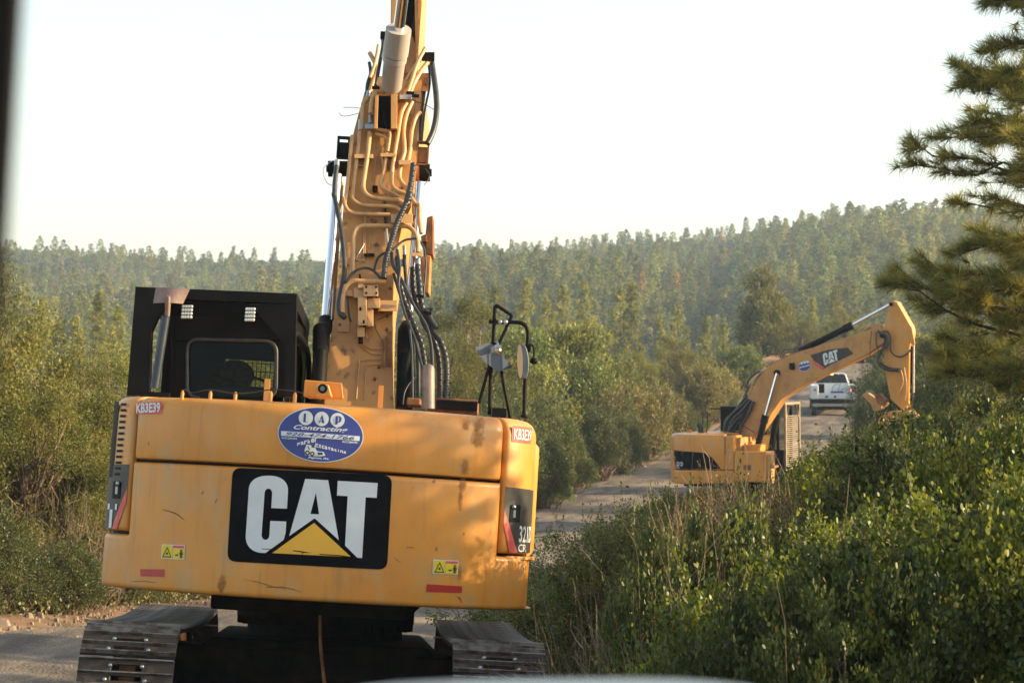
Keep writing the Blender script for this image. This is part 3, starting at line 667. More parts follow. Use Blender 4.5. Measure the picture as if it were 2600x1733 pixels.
def loft_tail(prof, s0, s1, er, step=.06, lid_y=None, mb=None):
    """profile [(inset,z)...] swept along the tail plan, ends rounded by er; optional lid going forward to lid_y"""
    mb = mb or MB(); ss = [s0, s0+er*.15, s0+er*.5, s0+er]; k = s0+er+step
    while k < s1-er-step*.4: ss.append(k); k += step
    ss += [s1-er, s1-er*.5, s1-er*.15, s1]
    rows = []
    for s in ss:
        d = min(s-s0, s1-s); e = er-math.sqrt(max(0, er*er-(er-d)**2)) if d < er else 0
        rows.append([onp(s, z, -(i+e)) for i, z in prof])
    m = len(prof); V = [p for rw in rows for p in rw]; Fc = [(a*m+b, (a+1)*m+b, (a+1)*m+b+1, a*m+b+1) for a in range(len(ss)-1) for b in range(m-1)]
    n = len(V)
    if lid_y is not None:   # top sheet
        for a in range(len(ss)):
            t = rows[a][-1]; yy = max(lid_y, t.y+.02); V.append(Vector((t.x, yy, t.z + (yy-t.y)*.02)))
        Fc += [(a*m+m-1, (a+1)*m+m-1, n+a+1, n+a) for a in range(len(ss)-1)]
    # end skirts
    for a in (0, len(ss)-1):
        k = len(V); x, y, nx, ny = plan(ss[a])
        for p in rows[a]: V.append(p-Vector((nx, ny, 0))*.09)
        Fc += [(a*m+b, a*m+b+1, k+b+1, k+b) for b in range(m-1)]
    mb.add(V, Fc); return mb

# ------------------------------------------------------------------ one track with individual shoes (lower frame, centred on x)
def shoe_mesh():
    mb = MB(); w = .30; h = .094
    mb.mi = 0
    mb.box((-w, -h, -.012), (-.10, h, .012)); mb.box((.10, -h, -.012), (w, h, .012))
    mb.box((-.10, -h, -.012), (.10, -.055, .012)); mb.box((-.10, .055, -.012), (.10, h, .012))
    mb.box((-.10, -.02, -.012), (.10, .012, .0125))
    mb.mi = 1
    for y, t in ((-h+.008, .009), (-.004, .007), (h-.008, .009)):
        a = .012; mb.hexa([(-w,y-t,a-.002),(w,y-t,a-.002),(w,y+t,a-.002),(-w,y+t,a-.002),(-w+.004,y-t*.5,a+.026),(w-.004,y-t*.5,a+.026),(w-.004,y+t*.5,a+.026),(-w+.004,y+t*.5,a+.026)])
    mb.mi = 2
    for x in (-.125, .125):
        for y in (-.05, .045): mb.ball((x*(1.0 if y < 0 else .8), y, .014), .015, 8, 5, (1,1,.8))
    return mb.mesh('track_shoe', [M['shoe'], M['grouser'], M['fitting']], smooth=40)
SHOE = shoe_mesh()
def track(parent, cx, M0, nm='track'):
    """M0 maps lower frame to the parent's frame"""
    r, zc, yf, yr = .40, .49, 1.75, -1.72; Ls = yf-yr; per = 2*Ls+2*math.pi*r; n = 48; pts = []
    def path(d):
        d %= per
        if d < Ls: return (yr+d, zc+r - .035*math.sin(math.pi*d/Ls)*1.0, 0.)
        d -= Ls
        if d < math.pi*r: a = d/r; return (yf+r*math.sin(a), zc+r*math.cos(a), -a)
        d -= math.pi*r
        if d < Ls: return (yf-d, zc-r, math.pi)
        d -= Ls; a = d/r; return (yr-r*math.sin(a), zc-r*math.cos(a), math.pi-a)
    ch = MB()
    loop = [path(per*k/96) for k in range(96)]
    for sx in (-.075, .075):
        o = [Vector((cx+sx-.02, y, z)) for y, z, a in loop]; i = [Vector((cx+sx-.02, y-(math.sin(-a))*.07*1, z-math.cos(a)*.07)) for y, z, a in loop]
        k = len(ch.V); V = o+i+[p+Vector((.04,0,0)) for p in o]+[p+Vector((.04,0,0)) for p in i]; m = 96; Fc = []
        for q in range(m):
            w = (q+1)%m; Fc += [(q, w, m+w, m+q), (2*m+q, 3*m+q, 3*m+w, 2*m+w), (q, 2*m+q, 2*m+w, w), (m+q, m+w, 3*m+w, 3*m+q)]
        ch.add(V, Fc)
    tr = ch.build(nm, M['dark'], parent, M0)
    for k in range(n):
        y, z, a = path(per*(k+.62)/n)
        o = link_mesh('track_shoe', SHOE, tr)
        o.matrix_local = M0 @ Matrix.Translation((cx, y, z)) @ Matrix.Rotation(a, 4, 'X') @ Matrix.Translation((0, 0, .03))
    f = MB(); f.box((cx-.11, yr+.25, .22), (cx+.11, yf-.25, .70)); f.box((cx-.17, yr+.6, .34), (cx+.17, yf-.6, .62)); f.build('track_frame', M['dark'], parent, M0, bevel=.02)
    for yy, nm2 in ((yr, 'idler_wheel'), (yf, 'sprocket')):
        w = MB(); w.cyl((cx-.055, yy, zc), (cx+.055, yy, zc), r-.075, n=28); w.cyl((cx-.10, yy, zc), (cx+.10, yy, zc), .16, n=20); w.build(nm2, M['rust'], parent, M0)
    ro = MB()
    for k in range(7): yy = yr+.5+k*(yf-yr-1.0)/6; ro.cyl((cx-.12, yy, .20), (cx+.12, yy, .20), .085, n=14)
    for yy in (-.6, .7): ro.cyl((cx-.10, yy, .78), (cx+.10, yy, .78), .055, n=12)
    ro.build('roller_set', M['rust'], parent, M0)
def undercarriage(parent, M0):
    track(parent, -1.196, M0); track(parent, 1.166, M0)
    c = MB(); c.hexa([(-1.15,-.95,.50),(1.12,-.95,.50),(1.12,.95,.50),(-1.15,.95,.50),(-.75,-.98,.86),(.72,-.98,.86),(.72,.98,.86),(-.75,.98,.86)])
    c.hexa([(-1.2,-1.02,.44),(1.17,-1.02,.44),(1.17,-.7,.44),(-1.2,-.7,.44),(-1.1,-1.0,.80),(1.07,-1.0,.80),(1.07,-.7,.80),(-1.1,-.7,.80)])
    c.hexa([(-.82,-.93,.05+.2),(-.62,-.93,.25),(-.62,-.75,.25),(-.82,-.75,.25),(-.82,-.93,.52),(-.62,-.93,.52),(-.62,-.75,.52),(-.82,-.75,.52)])
    c.build('carbody', M['dark'], parent, M0, bevel=.02)
def swing(parent, MUx):
    c = MB(); c.cyl((0,0,.84), (0,0,1.06), .56, n=48); c.cyl((0,0,.98), (0,0,1.08), .64, n=48)
    for k in range(40):
        a = 2*math.pi*k/40; c.box((math.cos(a)*.615-.02, math.sin(a)*.615-.02, .93), (math.cos(a)*.615+.02, math.sin(a)*.615+.02, 1.0))
    c.build('swing_bearing', M['dark'], parent, MUx)
    b = MB(); b.box((-.65, -1.55, 1.07), (.65, 1.35, 1.20)); b.box((-1.34, -.9, 1.19), (1.34, .95, 1.26))
    b.build('body_frame', M['dark'], parent, MUx, bevel=.015)
    b = MB(); b.box((-1.22,-1.42,1.27), (1.22, .25, 2.36)); b.build('inner_housing', M['yellow_dirty'], parent, MUx, bevel=.015)
    h = MB(); h.tube([(.05,-1.2,1.1), (.08,-1.35,.85), (.15,-1.42,.5), (.22,-1.45,.25)], .012); h.build('grease_line', M['rust'], parent, MUx)
HOOD_PROF = [(.06,2.022),(.02,2.024),(.004,2.032),(0,2.05),(0,2.34),(.006,2.375),(.022,2.405),(.045,2.424),(.08,2.436),(.2,2.446)]
DOOR_PROF = [(.06,1.545),(.02,1.547),(.004,1.556),(0,1.575),(0,2.33),(.008,2.37),(.03,2.41),(.06,2.432),(.1,2.442),(.2,2.447)]
CW_POLY = [(-2.18,1.172),(2.18,1.172),(2.18,1.525),(1.318,1.525),(1.318,2.005),(-1.318,2.005),(-1.318,1.525),(-2.18,1.525)]
def tail_body(parent, MUx):
    """rear bodywork shared by both machines -> door parts"""
    b = panel(CW_POLY, r=.03); b.V = [tuple(Vector(v)) for v in b.V]; cw = b.build('counterweight', M['yellow'], parent, MUx, smooth=50)
    bt = MB()   # underside and ledges of the counterweight
    ring = [onp(s, 1.176, -.03) for s in np.linspace(-2.18, 2.18, 50)]; bt.add(ring+[Vector((0,-.5,1.176))], [tuple(range(51))])
    for g in (-1, 1):
        rg = [onp(g*s, 1.520, -.02) for s in np.linspace(1.30, 2.18, 14)]; inn = [onp(g*s, 1.520, -.25) for s in np.linspace(1.30, 2.18, 14)]; bt.prism(rg+inn[::-1], [p-Vector((0,0,.02)) for p in rg+inn[::-1]])
    bt.build('counterweight_ledge', M['yellow'], cw)
    hd = loft_tail(HOOD_PROF, -1.312, 1.312, .03, lid_y=-.28); hood = hd.build('engine_hood', M['yellow'], parent, MUx, smooth=50)
    sh = MB(); ring = [onp(s, 2.013, -.055) for s in np.linspace(-1.33, 1.33, 40)]; ring2 = [onp(s, 1.15, -.055) for s in np.linspace(-1.33, 1.33, 40)]
    sh.add([onp(s, z, -.05) for s in np.linspace(-2.9, 2.9, 80) for z in (1.2, 2.38)], [(2*i, 2*i+2, 2*i+3, 2*i+1) for i in range(79)])
    sh.build('inner_shell', M['black'], parent, MUx)
    doors = []
    for g in (-1, 1):
        prof = DOOR_PROF
        if g > 0: d = loft_tail(prof, 1.334, 2.86, .03, lid_y=.2)
        else: d = loft_tail(prof, -2.86, -1.334, .03, lid_y=.2)
        doors.append(d.build('side_door', M['yellow'], parent, MUx, smooth=50))
    return cw, hood, doors
print('lib ok')

# ================================================================== THE NEAR EXCAVATOR
ex1 = thing('excavator', 'large muddy yellow crawler excavator seen from behind, filling the left half, boom raised high', 'excavator', ML1)
I1 = ML1.inverted(); UL = I1 @ MU1            # upper frame -> thing frame
K0 = Matrix.Identity(4)
undercarriage(ex1, K0); swing(ex1, UL)
cw, hood, (doorL, doorR) = tail_body(ex1, UL)
def tsz(c, pts): return [U1.tail(S(c, x, y)) for x, y in pts]
def dec(name, c, polys, off, m, parent, pre='s'):
    mb = MB(); decal([tsz(c, p) for p in polys], off, mb); return mb.build(name, M[m], parent, UL, smooth=60)
def dec_multi(name, c, plist, off, m, parent):
    mb = MB()
    for polys in plist: decal([tsz(c, p) for p in polys], off, mb)
    return mb.build(name, M[m], parent, UL, smooth=60)
def px_round(P, r, n=5):
    """round the corners of a pixel polygon"""
    o = []; m = len(P)
    for i in range(m):
        a = np.array(P[i-1], float); b = np.array(P[i], float); c = np.array(P[(i+1)%m], float); u = (a-b)/np.linalg.norm(a-b); w = (c-b)/np.linalg.norm(c-b)
        for k in range(n+1):
            t = k/n; o.append(tuple(b + u*r*(1-t)**2 + w*r*t**2))
    return o
# big logo plate (T crop, 2353 wide)
plate = dec('logo_plate', 'T', [px_round([(577,-42),(1797,20),(1757,740),(534,675)], 70)], .004, 'decal_black', cw)
def arc(cx, cy, rx, ry, a0, a1, n=12, p=1.0):
    o = []
    for k in range(n+1):
        a = R_(a0+(a1-a0)*k/n); c, s_ = math.cos(a), math.sin(a); o.append((cx+rx*math.copysign(abs(c)**p, c), cy+ry*math.copysign(abs(s_)**p, s_)))
    return o
Cc = arc(851, 135, 150, 115, 180, 360, 20, .88) + [(993,273),(873,268)] + arc(851, 157, 29, 38, 360, 180, 12) + arc(829, 473, 30, 38, 180, 0, 12) + [(866,366),(988,371),(982,460),(968,510),(935,535),(830,611)] + arc(812, 486, 134, 125, 90, 180, 12, .92)
Aa = [(1132,45),(1307,55),(1388,513),(1204,346),(1010,482)]; Ah = [(1214,150),(1238,316),(1172,313)]
Tt = [(1380,60),(1685,77),(1677,190),(1593,185),(1566,650),(1530,648),(1436,555),(1456,177),(1374,172)]
dec_multi('logo_lettering', 'T', [[Cc], [Aa, Ah], [Tt]], .0075, 'white', cw)
dec('logo_triangle', 'T', [[(1200,381),(1483,643),(880,612)]], .0075, 'logo_yellow', cw)
sc_ = MB()
for a in ([(800,577),(900,583),(935,590),(900,588),(800,582)], [(1040,590),(1100,597),(1182,612),(1115,609),(1112,626),(1107,606),(1040,596)], [(1240,618),(1400,628),(1480,640),(1540,662),(1400,636),(1240,624)]):
    decal([tsz('T', a)], .011, sc_)
sc_.build('paint_scratches', M['decal_black'], cw, UL)
# blue oval sticker (L crop)
def lq(x, y): return U1.tail(S('L', x, y))
def ov(cx, cy, rx, ry, rot=0, n=56): return [(cx+rx*math.cos(a)*math.cos(rot)-ry*math.sin(a)*math.sin(rot), cy+rx*math.cos(a)*math.sin(rot)+ry*math.sin(a)*math.cos(rot)) for a in [2*math.pi*k/n for k in range(n)]]
dec('sticker_rim', 'L', [ov(1120,812,1068,690,.075)], .004, 'white', hood)
dec('sticker', 'L', [ov(1120,812,1045,665,.075)], .0065, 'blue', hood)
dec_multi('sticker_discs', 'L', [[ov(755,397,176,178)], [ov(1147,421,176,178)], [ov(1540,450,176,178)]], .009, 'white', hood)
dec_multi('sticker_initials', 'L', [[[(705,285),(762,288),(750,495),(808,500),(806,512),(692,500)]],
    [[(1160,308),(1218,528),(1155,524),(1144,490),(1100,488),(1088,525),(1066,522)], [(1140,405),(1150,470),(1108,468)]],
    [[(1490,348),(1570,350),(1620,370),(1640,420),(1625,480),(1580,515),(1540,518),(1535,562),(1478,558)], [(1545,368),(1572,380),(1582,430),(1570,490),(1545,498)]]], .0115, 'blue', hood)
dec('sticker_bar', 'L', [[(145,720),(2092,852),(2082,970),(140,838)]], .009, 'white', hood)
tx = MB()
def lt(txt, q, off=.009, **k): text_quad(tx, txt, [lq(*p) for p in q], off, **k)
lt('Contracting', [(450,710),(1790,790),(1800,640),(455,560)], bold=.022, shear=.35)
lt('ROC284494', [(160,915),(528,938),(532,890),(160,868)], bold=.02)
lt('ROC284495', [(1660,1012),(2030,1036),(2036,985),(1662,962)], bold=.02)
for i, ch in enumerate('Parker'):
    x = 540+i*86; y = 1090-i*18; h = 75+i*9; lt(ch, [(x,y),(x+76,y-14),(x+76,y-14-h),(x,y-h)], bold=.03)
for i, ch in enumerate('Excavating'):
    x = 990+i*77; y = 1118+i*17.5; h = 92-i*3.5; lt(ch, [(x,y),(x+68,y+13),(x+68,y+13-h),(x,y-h)] if ch != 'i' else [(x+22,y),(x+44,y+6),(x+44,y+6-h),(x+22,y-h)], bold=.03)
lt('Payson, Az.', [(815,1415),(1325,1448),(1330,1385),(820,1350)], bold=.03, shear=.2)
tx.build('sticker_lettering', M['white'], hood, UL)
tx = MB(); lt('928-474-1766', [(265,825),(1960,950),(1968,850),(270,745)], .0115, bold=.012, shear=.3); tx.build('sticker_digits', M['blue'], hood, UL)
# small loader drawing on the sticker
dec_multi('sticker_drawing', 'L', [[[(770,1060),(980,1085),(1010,1200),(1060,1230),(1190,1240),(1240,1330),(1130,1350),(960,1345),(740,1320),(720,1190)]]], .0082, 'white', hood)
dec_multi('sticker_drawing_detail', 'L', [[ov(795,1265,60,60),ov(795,1265,28,28)], [ov(915,1285,56,56),ov(915,1285,26,26)], [[(1040,1250),(1165,1258),(1180,1310),(1060,1320)]], [[(890,1075),(960,1085),(975,1140),(900,1130)]], [[(790,1090),(815,1092),(860,1190),(835,1190)]]], .0105, 'line', hood)
def sdec(name, polys, off, m, parent):
    mb = MB()
    for p in polys: decal([p], off, mb)
    return mb.build(name, M[m], parent, UL, smooth=60)
# registration labels
def reglabel(parent, c, quad, txq, txt):
    dec('registration_label', c, [px_round(quad, 9, 3)], .004, 'red', parent)
    t = MB(); text_quad(t, txt, [U1.tail(S(c, *p)) for p in txq], .0075, bold=.035); t.build('registration_lettering', M['white'], parent, UL)
reglabel(hood, 'M', [(352,132),(612,112),(608,242),(350,246)], [(352,238),(596,228),(600,124),(356,136)], 'KB3E39')
sdec('registration_label', [rrect(1.372, 2.285, 1.60, 2.392, .012)], .004, 'red', doorR)
t = MB(); text_quad(t, 'KB3E39', [(1.388,2.302),(1.585,2.302),(1.585,2.375),(1.388,2.375)], .0075, bold=.008); t.build('registration_lettering', M['white'], doorR, UL)
# warning labels and red reflectors
for c, q, R0 in (('T', [(35,545),(213,552),(209,663),(29,656)], [(-130,735),(55,737),(52,795),(-128,790)]), ('T', [(2108,662),(2304,670),(2298,778),(2102,772)], [(2062,850),(2332,866),(2329,916),(2058,908)])):
    a, b, cc_, d = [np.array(p, float) for p in q]
    f = lambda u, v: tuple(a*(1-u)*(1-v)+b*u*(1-v)+cc_*u*v+d*(1-u)*v)
    dec('warning_label', c, [px_round(q, 8, 3)], .004, 'white', cw)
    dec_multi('warning_panels', c, [[[f(.03,.05),f(.48,.05),f(.48,.95),f(.03,.95)]], [[f(.5,.24),f(.97,.24),f(.97,.95),f(.5,.95)]]], .0065, 'warn', cw)
    dec('warning_header', c, [[f(.5,.05),f(.97,.05),f(.97,.22),f(.5,.22)]], .0065, 'red', cw)
    dec_multi('warning_symbols', c, [[[f(.26,.14),f(.46,.88),f(.06,.88)], [f(.26,.26),f(.41,.81),f(.11,.81)]], [ov(*f(.26,.62), 9, 9, 0, 10)], [ov(*f(.86,.38), 8, 8, 0, 12)],
        [[f(.80,.47),f(.92,.47),f(.93,.66),f(.90,.67),f(.90,.9),f(.82,.9),f(.82,.67),f(.79,.66)]], [[f(.60,.7),f(.66,.62),f(.66,.68),f(.7,.68),f(.7,.62),f(.76,.7),f(.7,.78),f(.7,.73),f(.66,.73),f(.66,.78)]]], .009, 'line', cw)
    dec('reflector_strip', c, [R0], .004, 'reflector', cw)
# rust streaks on the right
for c_, cx_, cy_, rx_, ry_, pr in (('E',672,245,38,60,hood), ('E',660,345,40,72,hood), ('E',586,245,24,50,hood), ('E',580,535,28,60,hood), ('E',545,760,16,60,cw), ('E',560,650,24,50,cw), ('E',540,1240,14,50,cw), ('D',845,1310,30,60,cw), ('E',370,630,12,16,cw), ('D',360,380,5,18,hood), ('E',567,980,7,12,cw), ('E',385,1080,9,16,cw)):
    dec('rust_stain', c_, [ov(cx_, cy_, rx_*1.5, ry_*1.4)], .0035, 'plaque_rust', pr)
for c_, pts in (('D', [(455,815),(500,825),(550,845),(595,880),(590,883),(548,851),(500,831),(455,821)]), ('D', [(800,770),(812,745),(815,748),(803,775)]), ('D', [(710,712),(724,694),(726,698),(714,716)]), ('D', [(965,1275),(1090,1295),(1200,1330),(1290,1335),(1370,1360),(1368,1363),(1288,1339),(1198,1335),(1088,1299)]), ('D', [(250,1292),(330,1288),(410,1300),(408,1304),(330,1292),(250,1296)]), ('E', [(190,1065),(225,1065),(248,1082),(225,1070),(190,1069)]), ('E', [(98,1128),(125,1150),(160,1175),(124,1155)]), ('E', [(520,1390),(545,1400),(560,1440),(540,1412)]), ('D', [(1140,1330),(1240,1325),(1330,1345),(1330,1349),(1240,1330),(1140,1334)])):
    dec('scratch', c_, [pts], .0038, 'rust', cw)
# left door: vents, dark decal, handle ; right door: dark decal, handle, numbers
vents = MB()
for i in range(13):
    y = 145+i*59.3; x0 = 196-i*5.6; x1 = 252-i*5.4
    decal([tsz('M', [(x0,y-13),(x1,y-13),(x1-2,y+13),(x0-2,y+13)])], .004, vents)
    s0, z0 = U1.tail(S('M', x0, y)); sz0 = [(s0-.035,z0-.02),(s0-.035,z0+.02),(s0-.16,z0+.02),(s0-.16,z0-.02)]; decal([sz0], .004, vents)
vents.build('air_vents', M['black'], doorL, UL)  # no real openings: the dark of the slots is painted as flat black patches
dL = [U1.tail(S('M', *p)) for p in [(268,745),(200,745)]]; zt = dL[0][1]
# door decal in (s,z): dark swoosh with red stripe ; the forward edge curves down
def door_decals(parent, g, frame_m, name_text):
    sw = [(1.345, 1.985), (2.05, 1.97), (2.28, 1.90), (2.48, 1.74), (2.58, 1.56), (1.485, 1.556), (1.42, 1.66), (1.345, 1.82)]
    P = [(g*a, b) for a, b in sw]; mb = MB(); decal([P if g > 0 else P[::-1]], .0035, mb); mb.build('door_decal', M['decal_grey'], parent, frame_m, smooth=60)
    st = [(1.345, 1.83), (1.345, 1.74), (1.408, 1.556), (1.488, 1.556)] if g > 0 else [(1.345, 1.83), (1.345, 1.73), (1.425, 1.556), (1.49, 1.556)]
    P = [(g*a, b) for a, b in st]; mb = MB(); decal([P if g > 0 else P[::-1]], .006, mb); mb.build('door_stripe', M['red'], parent, frame_m, smooth=60)
    h = MB(); s0 = 1.395 if g > 0 else 1.415; zz = 1.755; pts = rrect(s0, zz, s0+.10, zz+.115, .008)
    P = [(g*a, b) for a, b in pts]; decal([P], .009, h); hh = h.build('door_handle', M['black'], parent, frame_m)
    k = MB(); k.ball(tuple(onp(g*(s0+.025), zz+.10, .012)), .016, 10, 6); k.box(tuple(onp(g*(s0+.035), zz+.03, .010)-Vector((.010,.004,0))), tuple(onp(g*(s0+.035), zz+.08, .010)+Vector((.010,.012,0)))); k.build('latch', M['fitting'], hh, frame_m)
    if name_text:
        t = MB(); text_quad(t, '321D', [(1.50,1.625),(1.72,1.625),(1.72,1.735),(1.50,1.735)], .007, bold=.02, spacing=1.08); text_quad(t, 'CR', [(1.50,1.562),(1.61,1.562),(1.61,1.612),(1.50,1.612)], .007, bold=.0); t.build('model_number', M['white'], parent, frame_m)
    else:
        t = MB(); text_quad(t, 'T', [(-1.60,1.56),(-1.44,1.56),(-1.44,1.72),(-1.60,1.72)], .007, bold=.05); t.build('door_lettering', M['white'], parent, frame_m)
door_decals(doorL, -1, UL, False); door_decals(doorR, 1, UL, True)
# bulging side box right of the door, seen past the corner
b = MB(); b.prism([Vector((XS-.02, y, z)) for y, z in ((-.55,1.6),(-.55,2.33),(-.35,2.36),(.6,2.2),(.65,1.62),(.6,1.5),(-.5,1.5))], [Vector((XS+.035, y, z)) for y, z in ((-.5,1.66),(-.5,2.26),(-.33,2.3),(.55,2.14),(.6,1.66),(.55,1.56),(-.45,1.56))])
b.build('side_panel', M['yellow'], ex1, UL, bevel=.015)

# --- things on the hood
def LY(c, x, y, ly): return U1.y(S(c, x, y), ly)
for x, y0, y1, w in ((690,1250,1205,22),(988,1252,1212,24),(1255,1255,1222,24),(1630,1270,1215,28),(1890,1285,1228,26)):
    m_ = MB(); p = LY('C', x, y1, -1.72); p.z -= .022; m_.cyl((p.x, p.y, 2.40), (p.x, p.y, p.z), w/2000, n=12); m_.cyl((p.x, p.y, p.z), (p.x, p.y, p.z+.012), w/3200, n=8); m_.build('hood_post', M['yellow'], hood, UL)
m_ = MB(); p = LY('C', 1595, 1100, -1.6); m_.box((p.x-.018, p.y-.01, 2.43), (p.x+.018, p.y+.01, p.z)); m_.build('hood_post', M['yellow'], hood, UL)
p = LY('B', 527, 1395, -1.3); mm = MB(); mm.box((p.x-.016, p.y-.01, 2.4), (p.x+.016, p.y+.01, p.z)); mm.build('hood_post', M['yellow'], hood, UL)
w_ = MB(); w_.tube([LY('C', *q, -1.78) for q in ((700,1205),(790,1245),(980,1215),(1230,1252),(1420,1245),(1640,1212),(1880,1228),(1980,1255))], .004, 6); w_.build('cable', M['rubber'], hood, UL)
# camera housing
b = MB(); q = [LY('B', x, y, -1.6) for x, y in ((-12,1472),(232,1482),(222,1372),(-2,1352))]; bk = [v+Vector((0,.25,0)) for v in q]
b.prism([q[0]+Vector((-.02,.06,0)), q[1]+Vector((.02,.06,0)), q[2]+Vector((.02,.05,0)), q[3]+Vector((-.02,.05,0))], bk)
f0 = [LY('B', x, y, -1.66) for x, y in ((55,1472),(175,1476),(150,1388),(68,1385))]; b.prism(f0, [v+Vector((0,.1,0)) for v in f0])
ch_ = b.build('camera_housing', M['yellow'], hood, UL, bevel=.006)
c0 = LY('B', 110, 1418, -1.665); k = MB(); k.cyl(c0, c0+Vector((0,-.02,0)), .031, n=24); k.build('camera_lens', M['black'], ch_, UL)
k = MB(); k.cyl(c0+Vector((0,-.018,0)), c0+Vector((0,-.024,0)), .016, n=16); k.build('lens_glass', M['glass_dark'], ch_, UL)
# exhaust
p0 = LY('B', 862, 1560, -.9); p1 = LY('B', 862, 1290, -.9); r0 = 46/2.8/5859*15.85
e = MB(); e.cyl(p0, p1, r0, n=28, caps=False)
top = [p1 + Vector((math.cos(a)*r0, math.sin(a)*r0, -math.sin(a)*.045)) for a in [2*math.pi*k/28 for k in range(28)]]; bot = [v+Vector((0,0,-.12)) for v in [p1+Vector((math.cos(a)*r0, math.sin(a)*r0, 0)) for a in [2*math.pi*k/28 for k in range(28)]]]
e.add([tuple(v) for v in top+bot], [(i, (i+1)%28, 28+(i+1)%28, 28+i) for i in range(28)]); e.build('exhaust_pipe', mat('pipe_grey', (.16,.15,.15), .5, .3, (.26,.22,.2), 8, 6, (.4,.7)), ex1, UL)
k = MB(); k.add([tuple(v+Vector((0,-.0,-.012))) for v in top], [tuple(range(28))]); k.build('exhaust_mouth', M['black'], ex1, UL)
# radiator / black boxes on the right rear deck
b = MB(); b.box(tuple(LY('B', 705, 1535, -.55)), tuple(LY('B', 815, 1500, -.3))); a1 = LY('E', 375, 150, -.7); a2 = LY('E', 665, 92, -.7); b.box((a1.x, -.7, a1.z-.05), (a2.x, -.2, a2.z)); bx = b.build('cooler_box', M['rust'], ex1, UL, bevel=.01)
b = MB(); a1 = LY('E', 385, 150, -.72); a2 = LY('E', 660, 106, -.72); b.box((a1.x, -.74, a1.z), (a2.x, -.69, a2.z)); b.build('cooler_grille', M['black'], bx, UL)
b = MB(); a1 = LY('E', 755, 190, -.8); a2 = LY('E', 855, 152, -.8); b.box((a1.x, -.9, a1.z-.03), (a2.x, -.6, a2.z)); b.box((a1.x+.08, -.85, a2.z), (a2.x-.03, -.7, a2.z+.04)); b.build('battery_box', M['black'], ex1, UL, bevel=.01)

# --- boom: all plates, pipes and hoses are laid on its rear face
BP0 = Vector((0, -.02, 2.25)); BD = Vector((0, .448, .894)); BN = Vector((0, -.894, .448))
def BF(c, x, y, off=0.): return U1.plane(S(c, x, y), BP0, BN, off)
LE = [('B',85,1500),('B',105,1350),('B',180,1000),('B',225,560),('B',255,150),('A',295,1400),('A',332,1100),('A',385,900),('A',440,700),('A',485,580)]
RE = [('B',618,1560),('B',614,1480),('B',606,1000),('B',612,600),('B',650,300),('B',735,150),('A',822,1400),('A',842,1100),('A',862,900),('A',895,680),('A',905,560)]
def spline(Q, z):
    zs = [q.z for q in Q]; i = max(0, min(len(zs)-2, int(np.searchsorted(zs, z))-1)); t = (z-zs[i])/(zs[i+1]-zs[i]); return Q[i].x*(1-t)+Q[i+1].x*t
LQ = [BF(*q) for q in LE]; RQ = [BF(*q) for q in RE]; zmax = min(LQ[-1].z, RQ[-1].z); zz = list(np.linspace(1.9, zmax, 22))
rows = []
for z in zz:
    t = (z-BP0.z)/BD.z; p = BP0+BD*t; dep = .42+.42*min(1, (z-1.9)/1.6) - .25*max(0, (z-4.6)/1.0)
    xl, xr = spline(LQ, z), spline(RQ, z); bn = -BN*dep
    rows.append([Vector((xl,p.y,p.z)), Vector((xr,p.y,p.z)), Vector((xr,p.y,p.z))+bn, Vector((xl,p.y,p.z))+bn])
bm_ = MB(); V = [v for r in rows for v in r]; Fc = [(4*i+j, 4*i+(j+1)%4, 4*i+4+(j+1)%4, 4*i+4+j) for i in range(len(rows)-1) for j in range(4)]+[(3,2,1,0), tuple(4*(len(rows)-1)+j for j in range(4))]
# fore boom beyond the bend, reaching forward to the stick
tp = rows[-1]; a = (tp[0]+tp[1])/2
fb = [Vector((a.x-.20, 1.35, a.z-.55)), Vector((a.x+.20, 1.35, a.z-.55)), Vector((a.x+.20, 1.4, a.z-.03)), Vector((a.x-.20, 1.4, a.z-.03))]; fe = [Vector((a.x-.13, 4.1, a.z-.25)), Vector((a.x+.17, 4.1, a.z-.25)), Vector((a.x+.17, 4.1, a.z+.08)), Vector((a.x-.13, 4.1, a.z+.08))]
bm_.add(V, Fc); bm_.prism(fb, fe); boom = bm_.build('boom', M['yellow_dirty'], ex1, UL, smooth=25)
def btube(name, pts, r, m, off=.05, n=8, parent=None):
    mb = MB(); P = []
    for i, q in enumerate(pts):
        o = q[3] if len(q) > 3 else off; P.append(BF(q[0], q[1], q[2], o))
    mb.tube(P, r, n); return mb.build(name, M[m], parent or boom, UL, smooth=80)
def seq(c, *pts): return [(c, x, y) for x, y in pts]
A_ = lambda *p: seq('A', *p)
B_ = lambda *p: seq('B', *p)
YP = 'yellow_pipe'; PR = .0165
btube('hydraulic_pipe', A_((345,1040),(330,1200),(310,1400),(290,1560))+B_((262,60),(275,130),(320,170),(440,178),(590,182)), PR, YP, .06)
btube('hydraulic_pipe', A_((405,1000),(385,1180),(370,1300),(350,1480))+B_((325,70),(370,108),(450,118),(620,125),(665,155)), PR, YP, .07)
btube('hydraulic_pipe', A_((480,1010),(460,1200),(440,1330),(430,1440),(470,1500),(560,1520),(680,1530))+B_((650,80),(705,120)), PR*1.1, YP, .09)
btube('hydraulic_pipe', A_((632,1000),(610,1150),(590,1300),(560,1400),(600,1450),(700,1500),(765,1570))+B_((722,70)), PR*.85, YP, .07)
btube('hydraulic_pipe', A_((575,1200),(590,1350),(575,1440),(620,1480),(720,1520),(770,1590))+B_((725,100)), PR*.8, YP, .05)
btube('hydraulic_pipe', A_((760,790),(720,870),(690,1050),(665,1200),(645,1390),(680,1450),(780,1500),(830,1560))+B_((795,110),(797,200),(808,315)), PR, YP, .08)
